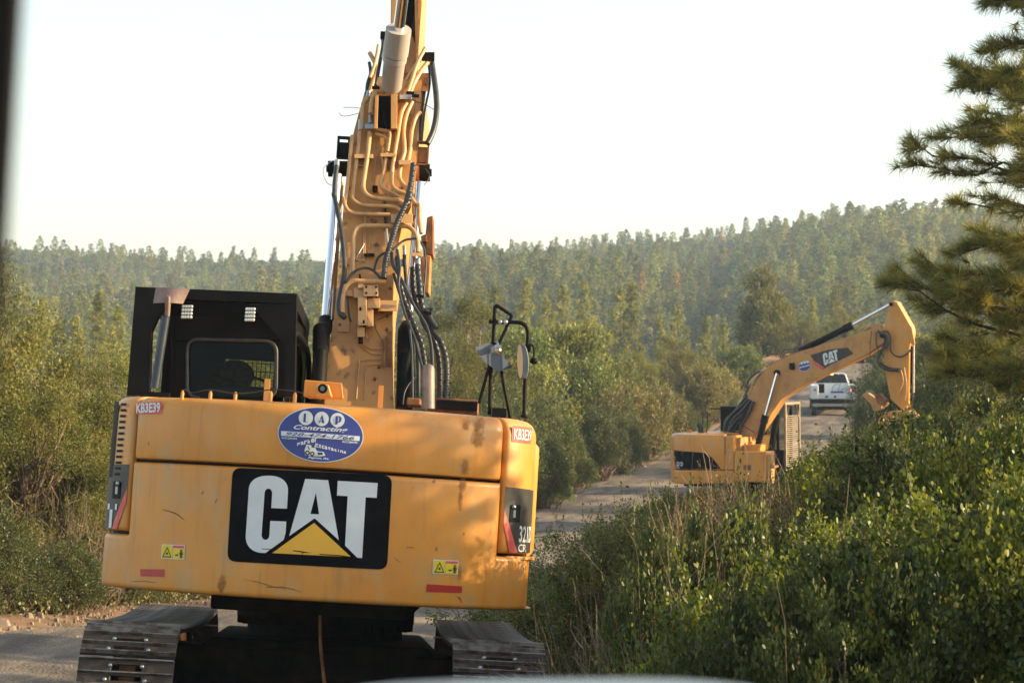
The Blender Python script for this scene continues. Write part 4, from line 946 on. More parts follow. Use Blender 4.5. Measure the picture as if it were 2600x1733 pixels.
btube('hydraulic_pipe', A_((802,780),(760,880),(738,1000),(745,1150),(722,1240),(708,1360),(760,1440),(830,1530))+B_((760,110),(760,190)), PR*1.05, YP, .06)
btube('hydraulic_pipe', A_((905,368),(850,470),(805,600),(765,715)), PR, YP, .1)
btube('hydraulic_pipe', A_((942,452),(870,545),(815,640),(785,720)), PR*1.2, YP, .08)
btube('hydraulic_pipe', A_((890,425),(795,555),(745,655),(700,760)), PR*.9, YP, .05)
btube('hydraulic_pipe', A_((868,860),(830,900),(800,1000),(790,1120),(770,1240)), PR*1.2, YP, .03)
btube('hydraulic_pipe', A_((545,345),(520,480),(480,595)), PR*.8, YP, .08)
btube('hydraulic_pipe', A_((478,405),(532,520),(505,620),(480,705)), PR*1.1, YP, .06)
btube('steel_pipe', A_((575,262),(580,350),(552,500),(525,655)), PR*.9, 'rubber', .34)
btube('hydraulic_pipe', A_((610,662),(585,702),(535,700),(500,765),(487,870)), PR*1.3, YP, .14)
btube('hydraulic_pipe', A_((467,758),(430,795),(425,900),(412,1000)), PR*1.2, YP, .08)
btube('hydraulic_pipe', A_((520,990),(600,1000),(632,1025),(615,1160)), PR*.8, YP, .1)
btube('hydraulic_pipe', A_((520,1022),(600,1050),(622,1085),(602,1190)), PR*.8, YP, .08)
btube('hydraulic_pipe', B_((322,600),(325,450),(330,340),(355,280),(410,262),(550,262),(690,262),(750,290),(783,360),(786,450)), PR*1.15, YP, .08)
btube('hydraulic_pipe', B_((558,655),(400,655),(320,655),(272,690),(252,780),(250,882)), PR*1.25, YP, .12)
for q in (B_((372,1082),(440,1130),(535,1132)), B_((368,1095),(450,1165),(535,1168)), B_((535,1205),(385,1218),(368,1245),(350,1490)), B_((535,1240),(435,1250),(418,1280),(405,1495)), B_((410,150),(402,300),(398,520)), B_((420,150),(412,300),(408,520)), B_((470,200),(450,330),(440,420)), A_((600,1100),(540,1170),(500,1380))):
    btube('grease_pipe', q, .0045, YP, .012, 6)
# clamps and fittings
def bbox(name, c, x0, y0, x1, y1, o0, o1, m, bev=.004, parent=None):
    q0 = [BF(c, x, y, o0) for x, y in ((x0,y1),(x1,y1),(x1,y0),(x0,y0))]; q1 = [BF(c, x, y, o1) for x, y in ((x0,y1),(x1,y1),(x1,y0),(x0,y0))]
    mb = MB(); mb.prism(q1, q0); return mb.build(name, M[m], parent or boom, UL, bevel=bev)
vb = bbox('valve_block', 'B', 360, 765, 425, 968, .02, .17, YP)
bbox('valve_section', 'B', 400, 685, 505, 762, .02, .19, YP, parent=vb); bbox('valve_section', 'B', 425, 840, 470, 975, .02, .13, YP, parent=vb); bbox('valve_section', 'B', 330, 700, 402, 772, .02, .10, YP, parent=vb)
bbox('valve_section', 'B', 277, 716, 327, 762, .02, .08, YP, parent=vb); bbox('valve_section', 'B', 428, 775, 518, 845, .02, .15, YP, parent=vb); bbox('valve_section', 'B', 500, 790, 640, 868, .02, .10, YP, parent=vb)
bbox('valve_section', 'B', 356, 976, 408, 1050, .02, .12, YP, parent=vb); bbox('valve_section', 'B', 360, 655, 400, 705, .02, .12, YP, parent=vb)
for x, y in ((378,842),(402,935),(374,608),(420,692),(490,692),(420,735),(492,735)): mb = MB(); p = BF('B', x, y, .20 if y > 680 else .05); mb.cyl(p, p-BN*.15, .008, n=8); mb.build('valve_plug', M['black'], vb, UL)
mb = MB(); mb.cyl(BF('B', 380, 1045, .07), BF('B', 380, 1092, .07), .018, n=12); mb.build('valve_plug', M['black'], vb, UL)
bbox('pipe_manifold', 'B', 595, 176, 750, 240, .03, .12, YP); bbox('pipe_flange', 'B', 742, 452, 820, 478, .02, .13, YP); bbox('mounting_plate', 'B', 215, 930, 300, 1015, 0.0, .012, YP)
bbox('mounting_plate', 'B', 538, 1062, 556, 1262, 0.0, .05, 'rust'); bbox('rust_patch', 'B', 566, 1010, 600, 1262, 0.0, .008, 'rust', 0)
bbox('pipe_clamp', 'A', 360, 1180, 505, 1212, .02, .1, YP); bbox('pipe_clamp', 'A', 560, 1172, 680, 1200, .02, .1, YP); bbox('pipe_clamp', 'A', 700, 1225, 800, 1262, .02, .1, YP); bbox('pipe_clamp', 'A', 442, 948, 520, 985, .05, .13, 'fitting')
bbox('pipe_clamp', 'A', 705, 725, 800, 760, .02, .12, 'fitting'); bbox('pipe_clamp', 'A', 880, 400, 975, 470, .0, .1, 'dark'); bbox('pipe_clamp', 'B', 405, 455, 478, 478, .0, .03, 'dark'); bbox('pipe_clamp', 'A', 385, 1210, 440, 1275, .01, .05, 'rust'); bbox('pipe_clamp', 'A', 610, 1195, 645, 1290, .01, .05, 'rust')
bbox('pipe_clamp', 'A', 500, 1420, 540, 1470, .0, .04, 'dark'); bbox('pipe_clamp', 'B', 475, 385, 510, 402, .0, .02, 'rust'); bbox('pipe_clamp', 'B', 455, 218, 495, 235, .0, .03, 'rust')
bbox('side_plate', 'A', 860, 560, 930, 700, -.02, .03, 'orange'); bbox('side_plate', 'A', 895, 590, 920, 650, .03, .05, 'rust')
for q, r in ((A_((412,920),(408,1000)), .02), (A_((488,872),(484,950)), .021), (A_((472,700),(462,750)), .018), (B_((785,498),(787,545)), .022), (B_((672,505),(674,545)), .015), (B_((640,425),(641,480)), .014), (B_((690,405),(692,470)), .015), (B_((563,285),(572,390)), .010), (A_((228,1230),(226,1280)), .021)):
    btube('hose_fitting', q, r, 'fitting', .08, 12)
bolts = MB()
for c, x, y in (('B',460,225),('B',492,395),('B',565,1000),('B',232,970),('B',290,540),('B',352,505),('B',568,905),('A',445,1395),('A',730,1440),('A',470,1500),('B',285,770),('B',590,708),('B',510,1268),('B',480,1352),('A',320,1440)):
    p = BF(c, x, y, .0); bolts.cyl(p, p+BN*.02, .011, n=8)
bolts.build('boom_bolts', M['rust'], boom, UL)
# hoses
HS = [(A_((226,1270),(212,1400),(208,1500))+B_((190,30),(225,200),(255,400),(265,560),(248,690),(224,810),(232,880),(270,915)), .0195, .12, 'rubber'),
 (A_((812,1255),(795,1400),(758,1560))+B_((735,30),(690,130),(640,240),(590,400),(560,500),(545,635)), .0225, .15, 'hose'),
 (B_((775,350),(690,365),(610,425),(510,480),(475,575)), .0095, .13, 'rubber'), (B_((798,365),(832,430),(842,550),(830,700),(828,770)), .009, .02, 'rubber'),
 (B_((600,450),(610,540),(680,660),(760,830),(840,960),(880,1100),(892,1270)), .0135, .22, 'rubber'),
 (B_((640,480),(650,600),(680,760),(735,900),(775,1000),(820,1130),(840,1270)), .0185, .16, 'hose'),
 (B_((690,470),(700,620),(720,800),(765,1000),(788,1200),(792,1530)), .0145, .10, 'rubber'),
 (B_((785,540),(800,700),(820,850),(880,1000),(945,1080),(985,1200),(992,1330),(980,1530)), .0225, .10, 'hose'),
 (B_((750,560),(760,750),(830,950),(900,1080),(938,1250),(938,1530)), .0215, .05, 'hose'),
 (B_((615,600),(650,720),(700,860),(738,1050),(752,1250),(760,1530)), .0125, .08, 'rubber'),
 (B_((640,430),(660,560),(650,700),(700,900),(760,1050),(800,1200),(830,1300)), .011, .24, 'rubber'),
 (B_((770,1330),(720,1390),(690,1450),(680,1530)), .006, .2, 'rubber'), (B_((730,1000),(745,1200),(748,1530)), .01, .26, 'rubber'),
 (B_((850,870),(880,930),(918,990)), .0205, .14, 'rubber'), (B_((835,862),(872,852),(893,856)), .016, .14, 'rubber'),
 (B_((272,670),(325,595),(400,560),(465,575),(520,632)), .0105, .14, 'rubber'), (B_((285,760),(295,880),(310,940)), .008, .1, 'rubber'),
 (A_((952,470),(985,700),(990,860),(965,1000),(920,1100)), .0235, .05, 'rubber'), (A_((930,500),(938,650),(900,850),(875,1095)), .009, .02, 'rubber'), (A_((900,690),(880,850),(865,1000),(860,1090)), .012, .0, 'rubber'),
 (A_((475,480),(485,560),(462,640),(455,720)), .014, .04, 'rubber'), (B_((550,60),(555,150),(558,285)), .011, .02, 'rubber')]
for q, r, o, m in HS: btube('hydraulic_hose', q, r, m, o, 10)
for q in (A_((406,830),(350,822),(275,823)), A_((402,865),(310,888),(262,885),(245,862)), A_((830,700),(825,830),(808,962)), A_((775,742),(830,775),(900,800),(975,842)), A_((690,690),(640,660),(600,680)), A_((585,850),(585,930),(620,990)), A_((760,1040),(775,1120),(760,1180)), B_((480,940),(490,1000),(530,1070)), B_((410,1000),(430,1060),(455,1075)), B_((610,880),(540,910),(500,930)), B_((405,390),(350,500),(410,500)), A_((200,1225),(125,1290),(140,1380),(185,1418),(280,1430)), A_((905,1290),(935,1340),(900,1410),(820,1440))):
    btube('loose_wire', q, .0032, 'rubber' if q[0][1] > 420 else 'fitting', .05, 5)
for c, x, y in (('A',525,672),('A',680,668),('A',790,712),('A',828,735),('B',855,880),('B',800,760)):
    wt = MB(); p = BF(c, x, y, .16); wt.box(tuple(p-Vector((.03,.01,.012))), tuple(p+Vector((.03,.01,.012)))); wt.build('hose_tie', M['black'], boom, UL)
# stick cylinder on top with its bracket
for x0, x1, x2, x3 in ((512,538,546,520), (640,688,690,640)):
    q = [BF('A', x, y, o) for x, y, o in ((x0,1000,.0),(x1,1000,.0),(x2,715,.0),(x3,715,.0))]; q2 = [BF('A', x, y, .2) for x, y in ((x0,985),(x1,985),(x2,725),(x3,725))]; mb = MB(); mb.prism(q2, q); mb.build('cylinder_bracket', M['yellow_dirty'], boom, UL, bevel=.004)
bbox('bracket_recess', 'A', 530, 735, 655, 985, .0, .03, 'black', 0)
c0 = BF('A', 640, 690, .16); c1 = BF('A', 697, 250, .62); sc = MB(); rb = 86/3.015/5859*18.3*1.0
sc.tube([c0, c0.lerp(c1, .06), c1], [rb*.75, rb*.93, rb], 28, smooth=False); dn = (c1-c0).normalized(); sc.cyl(c1-dn*.19, c1+dn*.03, rb*1.13, n=28); sc.cyl(c1-dn*.25, c1-dn*.20, rb*1.06, n=28)
st_c = sc.build('stick_cylinder', M['beige'], ex1, UL, smooth=50); cr_ = MB(); cr_.cyl(c1, c1+dn*2.6, 43/3.015/5859*18.3, n=24); cr_.build('cylinder_rod', M['chrome'], st_c, UL, smooth=60)
k = MB(); p = BF('A', 590, 275, .5); k.box(tuple(p-Vector((.03,.03,.03))), tuple(p+Vector((.03,.03,.03)))); k.build('hose_port', M['black'], st_c, UL, bevel=.005)
# stick seen standing behind the bend
def PY(c, x, y, ly): return U1.y(S(c, x, y), ly)
sk = MB(); Y0, Y1 = 3.3, 4.3
def slab(pts, y0, y1): q = [PY(c, x, y, y0) for c, x, y in pts]; sk.prism(q, [v+Vector((0, y1-y0, 0)) for v in q])
slab([('A',632,560),('A',668,560),('A',690,0),('A',700,-260),('A',664,-260),('A',640,0)], Y0, Y1)
slab([('A',832,560),('A',850,560),('A',880,0),('A',886,-260),('A',830,-260),('A',822,0)], Y0, Y1)
slab([('A',650,560),('A',850,560),('A',835,350),('A',790,230),('A',660,230)], Y0+.12, Y0+.2)
slab([('A',630,560),('A',852,560),('A',868,-260),('A',655,-260)], Y1-.05, Y1)
slab([('B',575,700),('B',700,700),('A',850,560),('A',632,560)], Y0+.2, Y1)
stick = sk.build('stick', M['yellow_dirty'], ex1, UL, bevel=.01)
k = MB(); q = [PY('A', x, y, Y0+.11) for x, y in ((655,228),(800,228),(832,0),(825,-250),(668,-250))]; k.prism(q, [v+Vector((0,.02,0)) for v in q]); k.build('stick_channel', M['dark'], stick, UL)
k = MB(); q = [PY('A', x, y, Y0-.01) for x, y in ((850,5),(878,10),(850,400),(842,390))]; k.prism(q, [v+Vector((0,.02,0)) for v in q]); k.build('painted_lit_stick_edge', M['orange'], stick, UL)  # sunlit right edge of the stick, painted on as an orange strip
for pts, m in (([(842,310),(852,200),(895,186),(897,470),(868,470),(840,460)], 'rust'), ([(832,460),(868,470),(880,475),(866,742),(836,738),(800,560),(806,500)], 'orange')):
    k = MB(); q = [PY('B', x, y, 3.2) for x, y in pts]; k.prism(q, [v+Vector((0,.35,0)) for v in q]); k.build('thumb_plate', M[m], stick, UL, bevel=.01)
k = MB(); q = [PY('B', x, y, 3.1) for x, y in ((808,335),(845,318),(850,370),(812,372))]; k.prism(q, [v+Vector((0,.5,0)) for v in q]); k.build('thumb_bracket', M['rust'], stick, UL)
# pins and boom cylinders
for c, xa, xb, y, r, m in (('A',172,310,1292,.062,'dark'),('A',735,928,1322,.068,'orange')):
    p, q = BF(c, xa, y, -.12), BF(c, xb, y, -.12); k = MB(); k.cyl(p, q, r, n=24); pin = k.build('pin_boss', M[m], boom, UL, smooth=50)
    e_ = p if c == 'A' and xa < 200 else q; dd = (q-p).normalized()*(.012 if e_ is q else -.012); k = MB(); k.cyl(e_-dd*6 if e_ is q else e_-dd*6, e_+dd, r*1.03, n=24); k.cyl(e_, e_+dd*2.2, r*.45, n=12); k.build('pin_cap', M['dark'], pin, UL, smooth=50)
for rp, bp, w in (((('A',232,1340),('B',132,940)), [('B',130,935,.055),('B',128,995,.055),('B',102,1002,.066),('B',98,1140,.064),('B',96,1160,.056),('B',70,1520,.056)], .037), ((('A',862,1400),('B',712,965)), [('B',704,968,.045),('B',700,1010,.06),('B',700,1160,.066),('B',696,1185,.06),('B',690,1560,.062)], .034)):
    Yc = .55; r0_ = U1.y(S(*rp[0]), .95); r1_ = U1.y(S(*rp[1]), Yc)
    P = [U1.y(S(b_[0], b_[1], b_[2]), Yc-.1*i) for i, b_ in enumerate(bp)]; k = MB(); k.tube(P, [b_[3] for b_ in bp], 24, smooth=False); bc = k.build('boom_cylinder', M['black'], ex1, UL, smooth=40)
    k = MB(); k.cyl(r1_-Vector((0,0,.1)), r0_, w, n=24); k.build('cylinder_rod', M['chrome'], bc, UL, smooth=60)
k = MB(); k.cyl(U1.y(S('B', 175, 930), .6), U1.y(S('A', 262, 1400), 1.0), .018, n=12); k.build('steel_pipe', M['yellow_dirty'], ex1, UL)
k = MB(); k.cyl(U1.y(S('B', 172, 930), .5), U1.y(S('B', 190, 640), .7), .006, n=8); k.build('steel_pipe', M['chrome'], ex1, UL)
# light brackets left and right of the boom
for c, x0, y0, x1, y1, m in (('A',222,1060,332,1205,'black'), ('A',830,1097,938,1260,'rust')):
    k = MB(); t = .012
    a, b2 = BF(c, x0, y1, -.05), BF(c, x1, y0, -.05); y_ = (a.y+b2.y)/2
    for q0, q1 in (((a.x,a.z),(b2.x,a.z+t)),((a.x,b2.z-t),(b2.x,b2.z)),((a.x,a.z),(a.x+t,b2.z)),((b2.x-t,a.z),(b2.x,b2.z))): k.box((q0[0], y_-.05, q0[1]), (q1[0], y_+.05, q1[1]))
    fr = k.build('light_bracket', M[m], boom, UL); k = MB(); k.box((a.x+.012, y_-.03, a.z+.02), (b2.x-.01, y_+.04, b2.z-.045)); k.build('work_light', M[m], fr, UL, bevel=.005)

# --- cab with its black guard
YB, YF = -.95, .85
def CB(x, y, ly=YB): return U1.y(S('C', x, y), ly)
def cprism(mb, pts, y0, th): q = [CB(x, y, y0) for x, y in pts]; mb.prism(q, [v+Vector((0, th, 0)) for v in q])
g = MB()
cprism(g, [(185,115),(1905,190),(1902,300),(600,245),(440,400),(352,600),(330,1270),(215,1270),(92,1275)], YB, .09)
cprism(g, [(1905,192),(1880,1290),(1775,1290),(1790,742),(1392,292),(1902,300)], YB+.003, .09)
fr_t = CB(2045, 500, YF); fr_b = CB(2040, 1330, YF); bk_t = CB(1905, 190); lt_ = CB(185, 115)
g.hexa([bk_t+Vector((-.05,.09,-.10)), bk_t+Vector((0,.09,-.10)), Vector((fr_t.x, YF, fr_t.z-.10)), Vector((fr_t.x-.05, YF, fr_t.z-.10)), bk_t+Vector((-.05,.09,0)), bk_t+Vector((0,.09,0)), fr_t, fr_t+Vector((-.05,0,0))])
g.box((fr_t.x-.06, YF-.06, 1.3), (fr_t.x-.004, YF, fr_t.z-.05))
g.hexa([fr_t+Vector((-.05,-.5,-.09)), fr_t+Vector((-.004,-.5,-.09)), fr_t+Vector((-.004,-.06,-.35)), fr_t+Vector((-.05,-.06,-.35)), fr_t+Vector((-.05,-.5,-.03)), fr_t+Vector((-.004,-.5,-.03)), fr_t+Vector((-.004,-.06,-.03)), fr_t+Vector((-.05,-.06,-.03))])
g.hexa([lt_+Vector((0,.09,-.10)), lt_+Vector((.05,.09,-.10)), Vector((lt_.x+.05, YF, fr_t.z-.10)), Vector((lt_.x, YF, fr_t.z-.10)), lt_+Vector((0,.09,0)), lt_+Vector((.05,.09,0)), Vector((lt_.x+.05, YF, fr_t.z)), Vector((lt_.x, YF, fr_t.z))])
g.box((lt_.x+.003, YF-.06, 1.3), (lt_.x+.06, YF, fr_t.z-.05)); g.box((lt_.x+.051, YF-.05, fr_t.z-.12), (fr_t.x-.051, YF-.002, fr_t.z-.01))
for k in range(5): xx = lt_.x+.2+k*.18; g.box((xx, YB+.1, lt_.z-.055), (xx+.04, YF-.06, lt_.z-.03))
guard = g.build('cab_guard', M['black'], ex1, UL, bevel=.004)
cb = MB(); YR = YB+.14
# rear wall with window opening, as four pieces
def rr(x0, y0, x1, y1): cprism(cb, [(x0,y1),(x1,y1),(x1,y0),(x0,y0)], YR, .05)
rr(600,425,1800,690); rr(600,692,742,1290); rr(1684,692,1800,1290); rr(560,425,598,1290)
c_ll = CB(560, 1290, YR); c_ur = CB(1830, 425, YR); xl_, xr_, zt_ = c_ll.x-.08, c_ur.x, c_ur.z; zb_ = 1.3; yf_ = YF-.09
cb.box((xl_, YR+.051, zt_-.05), (xr_, yf_, zt_+.06)); cb.box((xl_+.02, YR+.10, zt_+.061), (xr_-.02, yf_-.02, 3.21))                       # roof
o1, o2 = U1.y(S('C', 1118, 1260), yf_), U1.y(S('C', 1672, 918), yf_)        # front opening as seen through the rear window
cb.box((xl_, yf_-.04, zb_), (o1.x, yf_, zt_-.051)); cb.box((o2.x, yf_-.04, zb_), (xr_, yf_, zt_-.051)); cb.box((o1.x, yf_-.04, o2.z), (o2.x, yf_, zt_-.051)); cb.box((o1.x, yf_-.04, zb_), (o2.x, yf_, 1.9))
cb.box((xl_, YR+.051, zb_), (xl_+.04, yf_-.041, zt_-.051)); cb.box((xr_-.04, YR+.051, zb_), (xr_, yf_-.041, 2.35)); cb.box((xr_-.04, YR+.051, 2.95), (xr_, yf_-.041, zt_-.051)); cb.box((xr_-.04, YR+.4, 2.351), (xr_, YR+.46, 2.949)); cb.box((xl_+.041, YR+.051, zb_), (xr_-.041, yf_-.041, zb_+.05))
cab = cb.build('cab', mat('cab_black', (.004,.004,.004), .6, 0, (.009,.008,.008), 3, 6, (.4,.7), spec=.1), ex1, UL, bevel=.004)
k = MB(); P = [CB(x, y, YR-.012) for x, y in px_round([(738,1300),(738,672),(1690,700),(1684,1300)], 130, 8)]; k.tube(P, .013, 8, smooth=False); k.build('window_frame', M['rubber'], cab, UL)
k = MB(); q = [CB(x, y, YR+.02) for x, y in ((742,1290),(1684,1290),(1684,692),(742,690))]; k.prism(q, [v+Vector((0,.006,0)) for v in q]); k.build('rear_window', M['glass'], cab, UL)
k = MB(); k.box((xr_-.012, YR+.06, 2.352), (xr_-.004, yf_-.05, 2.948)); k.build('side_window', M['glass_dark'], cab, UL)
k = MB(); a = U1.y(S('C', 2000, 520), YF); k.tube([Vector((xr_+.02, YR+.05, 2.9)), Vector((xr_+.03, YR+.3, 3.0)), Vector((xr_+.03, .5, 2.93)), Vector((xr_+.03, .7, 2.6)), Vector((xr_+.03, .72, 1.9))], .02, 8); k.build('hand_rail', M['black'], cab, UL)
k = MB()
for i in range(12): x = o1.x+(o2.x-o1.x)*i/11; k.cyl((x, yf_+.02, 1.9), (x, yf_+.02, o2.z+.02), .0035, n=6)
for i in range(13): z = o2.z-(i+.3)*.062; k.cyl((o1.x, yf_+.028, z), (o2.x, yf_+.028, z), .0035, n=6)
k.build('front_mesh_guard', M['black'], cab, UL)
k = MB(); k.box((xl_+.2, YR+.5, 1.7), (xl_+.7, YR+.62, 2.62)); k.box((xl_+.2, YR+.55, 1.7), (xl_+.7, YR+1.05, 1.85)); k.build('seat', M['seat'], cab, UL, bevel=.05)
for x0, y0, x1, y1 in ((668,308,800,458), (1347,335,1466,488)):
    q = [CB(x, y, YB-.02) for x, y in ((x0,y1),(x1-12,y1),(x1,y0),(x0+12,y0))]; k = MB(); k.prism(q, [v+Vector((0,.06,0)) for v in q]); lamp = k.build('work_light', M['black'], guard, UL, bevel=.006)
    k = MB(); w = (q[1]-q[0]); h = (q[3]-q[0])
    for i in range(4):
        for j in range(4): p = q[0]+w*(.14+.24*i)+h*(.12+.25*j)+Vector((0,-.004,0)); k.ball(tuple(p), .0115, 8, 5, (1,.5,1))
    k.build('light_lenses', M['led'], lamp, UL)
    k = MB(); k.cyl((q[0]+q[2])/2+Vector((0,.05,0)), (q[0]+q[2])/2+Vector((0,.13,.03)), .008, n=6); k.build('light_stalk', M['rust'], lamp, UL)
# tube holder and the shovel stuck in it
hp = MB(); t0, t1 = CB(508, 430, YB-.10), CB(388, 1195, YB-.12); hp.cyl(t0, t1, .031, n=24, caps=False); hp.cyl(t0, t0.lerp(t1, .02), .031, n=24); hp.cyl(t1, t1.lerp(t0, .01), .026, n=24); ho = hp.build('shovel_holder', mat('blue_black_steel', (.03,.04,.055), .32, .4, (.06,.06,.06), 6, 6, (.45,.7)), guard, UL, smooth=50)
k = MB(); k.cyl(t1.lerp(t0, .004), t1.lerp(t0, .012), .027, n=24); k.build('holder_mouth', M['black'], ho, UL)
k = MB(); a = CB(390, 1200, YB-.1); k.box((a.x-.10, a.y, 2.45), (a.x+.10, a.y+.1, 2.50)); k.build('holder_foot', M['black'], ho, UL)
sh_t = thing('shovel', 'rusty square-mouth shovel stuck upside down in the tube on the cab guard', 'shovel', MU1 @ Matrix.Translation(CB(525, 430, YB-.1)))
SI = (MU1 @ Matrix.Translation(CB(525, 430, YB-.1))).inverted() @ MU1
shm = mat('shovel_steel', (.22,.15,.125), .55, .35, (.30,.22,.19), 7, 8, (.4,.7), bump=.15)
cols = 9; rowsn = 6; V = []
for j in range(rowsn+1):
    for i in range(cols+1):
        u, v = i/cols, j/rowsn; xa = 402+(372-402)*v; xb = 768+(692-768)*v; y = 125+(12*u)+(292-125)*v+(-6*u*v)
        p = CB(xa+(xb-xa)*u, y, YB-.10); p.y += -.05*math.sin(math.pi*u)*(.4+.6*v)+.0; V.append(p)
Fc = [(j*(cols+1)+i, j*(cols+1)+i+1, (j+1)*(cols+1)+i+1, (j+1)*(cols+1)+i) for j in range(rowsn) for i in range(cols)]
k = MB(); n_ = len(V); k.add(V, Fc); k.add([v+Vector((0,.004,0)) for v in V], [f[::-1] for f in Fc]); k.build('blade', shm, sh_t, SI, smooth=60)
k = MB(); k.tube([CB(535, 215, YB-.155), CB(530, 300, YB-.135), CB(524, 430, YB-.105), CB(508, 470, YB-.10)], [.012, .020, .017, .017], 12); k.build('socket', shm, sh_t, SI)
k = MB(); k.cyl(CB(522, 440, YB-.10), t0.lerp(t1, .7), .016, n=12); k.build('handle', M['bark'], sh_t, SI)
# --- mirrors and rails on the right rear deck (H crop)
YM = -.75
def H_(x, y, ly=YM): return U1.y(S('H', x, y), ly)
k = MB(); k.tube([H_(290,1440), H_(305,900), H_(335,560), H_(350,230)], .0135, 12, smooth=False)
k.tube([H_(350,230), H_(356,185), H_(378,166), H_(400,178)], .0135, 12); k.tube([H_(400,178), H_(460,218), H_(520,258), H_(548,280), H_(540,310)], .0125, 12); k.tube([H_(540,310), H_(400,610), H_(285,880), H_(165,1310)], .0115, 12, smooth=False); k.tube([H_(430,930), H_(475,1180), H_(535,1480)], .0125, 12, smooth=False)
rail = k.build('mirror_post', M['black'], ex1, UL, smooth=60)
k = MB(); k.tube([H_(296,352), H_(420,358), H_(560,358), H_(650,366), H_(705,395), H_(735,450), H_(738,560), H_(725,760), H_(705,1100), H_(695,1462)], .0140, 12); k.ball(tuple(H_(698,1458)), .028, 12, 6, (1,1,.6)); k.build('mirror_post', M['black'], ex1, UL, smooth=60)
k = MB()
for x, y, w, h in ((350,352,22,42),(300,352,20,24),(735,665,46,46),(350,610,50,14)): p = H_(x, y, YM-.02); k.box((p.x-w/1900, p.y-.025, p.z-h/1900), (p.x+w/1900, p.y+.03, p.z+h/1900))
k.build('mirror_clamp', M['black'], rail, UL, bevel=.004)
k = MB()
for x, y in ((413,356),(478,356)): p = H_(x, y, YM-.02); k.ball(tuple(p), .016, 12, 6, (1,.4,1))
k.build('clamp_bolt', M['fitting'], rail, UL)
def mirror(pts, ly0, th, tilt, nm, shell, glassside=None):
    q = [U1.y(S('H', x, y), ly0 + tilt*(x-pts[0][0])/100) for x, y in pts]; c = sum(q, Vector())/len(q)
    k = MB(); bk = [c+(v-c)*.92+Vector((0, th, 0)) for v in q]; k.prism(q, bk); return k.build(nm, M[shell], rail, UL, bevel=.008), q
mr, q = mirror(px_round([(118,672),(165,630),(290,600),(345,625),(425,720),(558,868),(545,890),(430,932),(365,932),(325,890),(240,830)], 18, 3), YM-.10, .04, .02, 'mirror', 'mirror_shell')
k = MB(); p = H_(390, 690, YM-.13); k.ball(tuple(p), .026, 14, 8); k.box(tuple(p-Vector((.022,.0,-.01))), tuple(p+Vector((.022,.06,.04)))); k.tube([p, H_(380,600,YM-.06), H_(350,590,YM)], .01, 8); k.build('mirror_joint', M['steel'], mr, UL)
mr2, q = mirror([(672+62*math.cos(a)+(20 if math.cos(a) > 0 else 0), 815+208*math.sin(a)+ 38*math.cos(a)) for a in [2*math.pi*i/28 for i in range(28)]], YM-.08, .03, .0, 'mirror', 'mirror_shell')
k = MB(); q = [H_(648+34*math.cos(a), 815+196*math.sin(a)+26*math.cos(a), YM-.09) for a in [2*math.pi*i/28 for i in range(28)]]; k.prism(q, [v+Vector((0,.004,0)) for v in q]); k.build('mirror_glass', mat('painted_tan_reflection', (.40,.30,.17), .3, .3), mr2, UL)  # the tan reflection is painted into the glass colour
k = MB(); k.ball(tuple(H_(808,812,YM-.03)), .028, 14, 8, (1,.8,.85)); k.tube([H_(800,790,YM-.03), H_(812,720,YM-.03), H_(800,640,YM-.02), H_(765,615,YM)], .007, 8); k.build('small_round_mirror', M['black'], rail, UL)
# --- the operator in the cab
def person_mesh(mb_pts, edges, radii, name, mt, parent, M0, sub=2):
    me = bpy.data.meshes.new(name); me.from_pydata([tuple(M0 @ Vector(p)) for p in mb_pts], edges, []); o = link_mesh(name, me, parent)
    sk_ = o.modifiers.new('skin', 'SKIN'); sk_.use_smooth_shade = True
    for v, r in zip(me.skin_vertices[0].data, radii): v.radius = r if hasattr(r, '__len__') else (r, r)
    me.skin_vertices[0].data[0].use_root = True
    s2 = o.modifiers.new('sub', 'SUBSURF'); s2.levels = sub; s2.render_levels = sub; me.materials.append(mt); return o
hc = U1.y(S('C', 1245, 1085), -.08); MP = MU1 @ Matrix.Translation((hc.x, hc.y, hc.z-.75))
op = thing('person', 'person in an olive cap and dark jacket sitting in the cab of the near machine', 'person', MP)
hx = .0
P = [(-.02,-.02,-.08), (-.03,-.03,.12), (-.04,-.04,.33), (-.03,-.03,.50), (.0,-.01,.60), (.01,.0,.70), (.02,.005,.80), (.02,.01,.855), (-.24,-.02,.46), (-.32,.06,.24), (-.26,.30,.14), (-.22,.40,.16), (.20,.0,.46), (.27,.10,.24), (.22,.33,.14), (.18,.42,.16), (-.12,.14,-.08), (-.13,.45,-.06), (-.13,.52,-.34), (-.13,.62,-.44), (.10,.14,-.08), (.11,.45,-.06), (.11,.52,-.34), (.11,.62,-.44), (.09,.02,.735)]
Ed = [(0,1),(1,2),(2,3),(3,4),(4,5),(5,6),(6,7),(3,8),(8,9),(9,10),(10,11),(3,12),(12,13),(13,14),(14,15),(0,16),(16,17),(17,18),(18,19),(0,20),(20,21),(21,22),(22,23),(5,24)]
Rd = [(.16,.12),(.165,.12),(.19,.125),(.17,.11),(.07,.075),(.085,.095),(.092,.105),(.055,.065),.065,.048,.036,.034,.065,.048,.036,.034,.085,.065,.05,.05,.085,.065,.05,.05,(.025,.03)]
person_mesh(P, Ed, Rd, 'body', M['cloth'], op, K0)
k = MB(); k.ball((.0, 0, .77), .135, 20, 12, (1.05,1.0,.82)); k.ball((-.06,0,.68), .13, 16, 10, (1.1,.95,.9)); k.prism([(.10,-.075,.765),(.235,-.05,.720),(.25,0,.715),(.235,.05,.720),(.10,.075,.765)], [(.10,-.075,.785),(.235,-.05,.740),(.25,0,.735),(.235,.05,.740),(.10,.075,.785)])
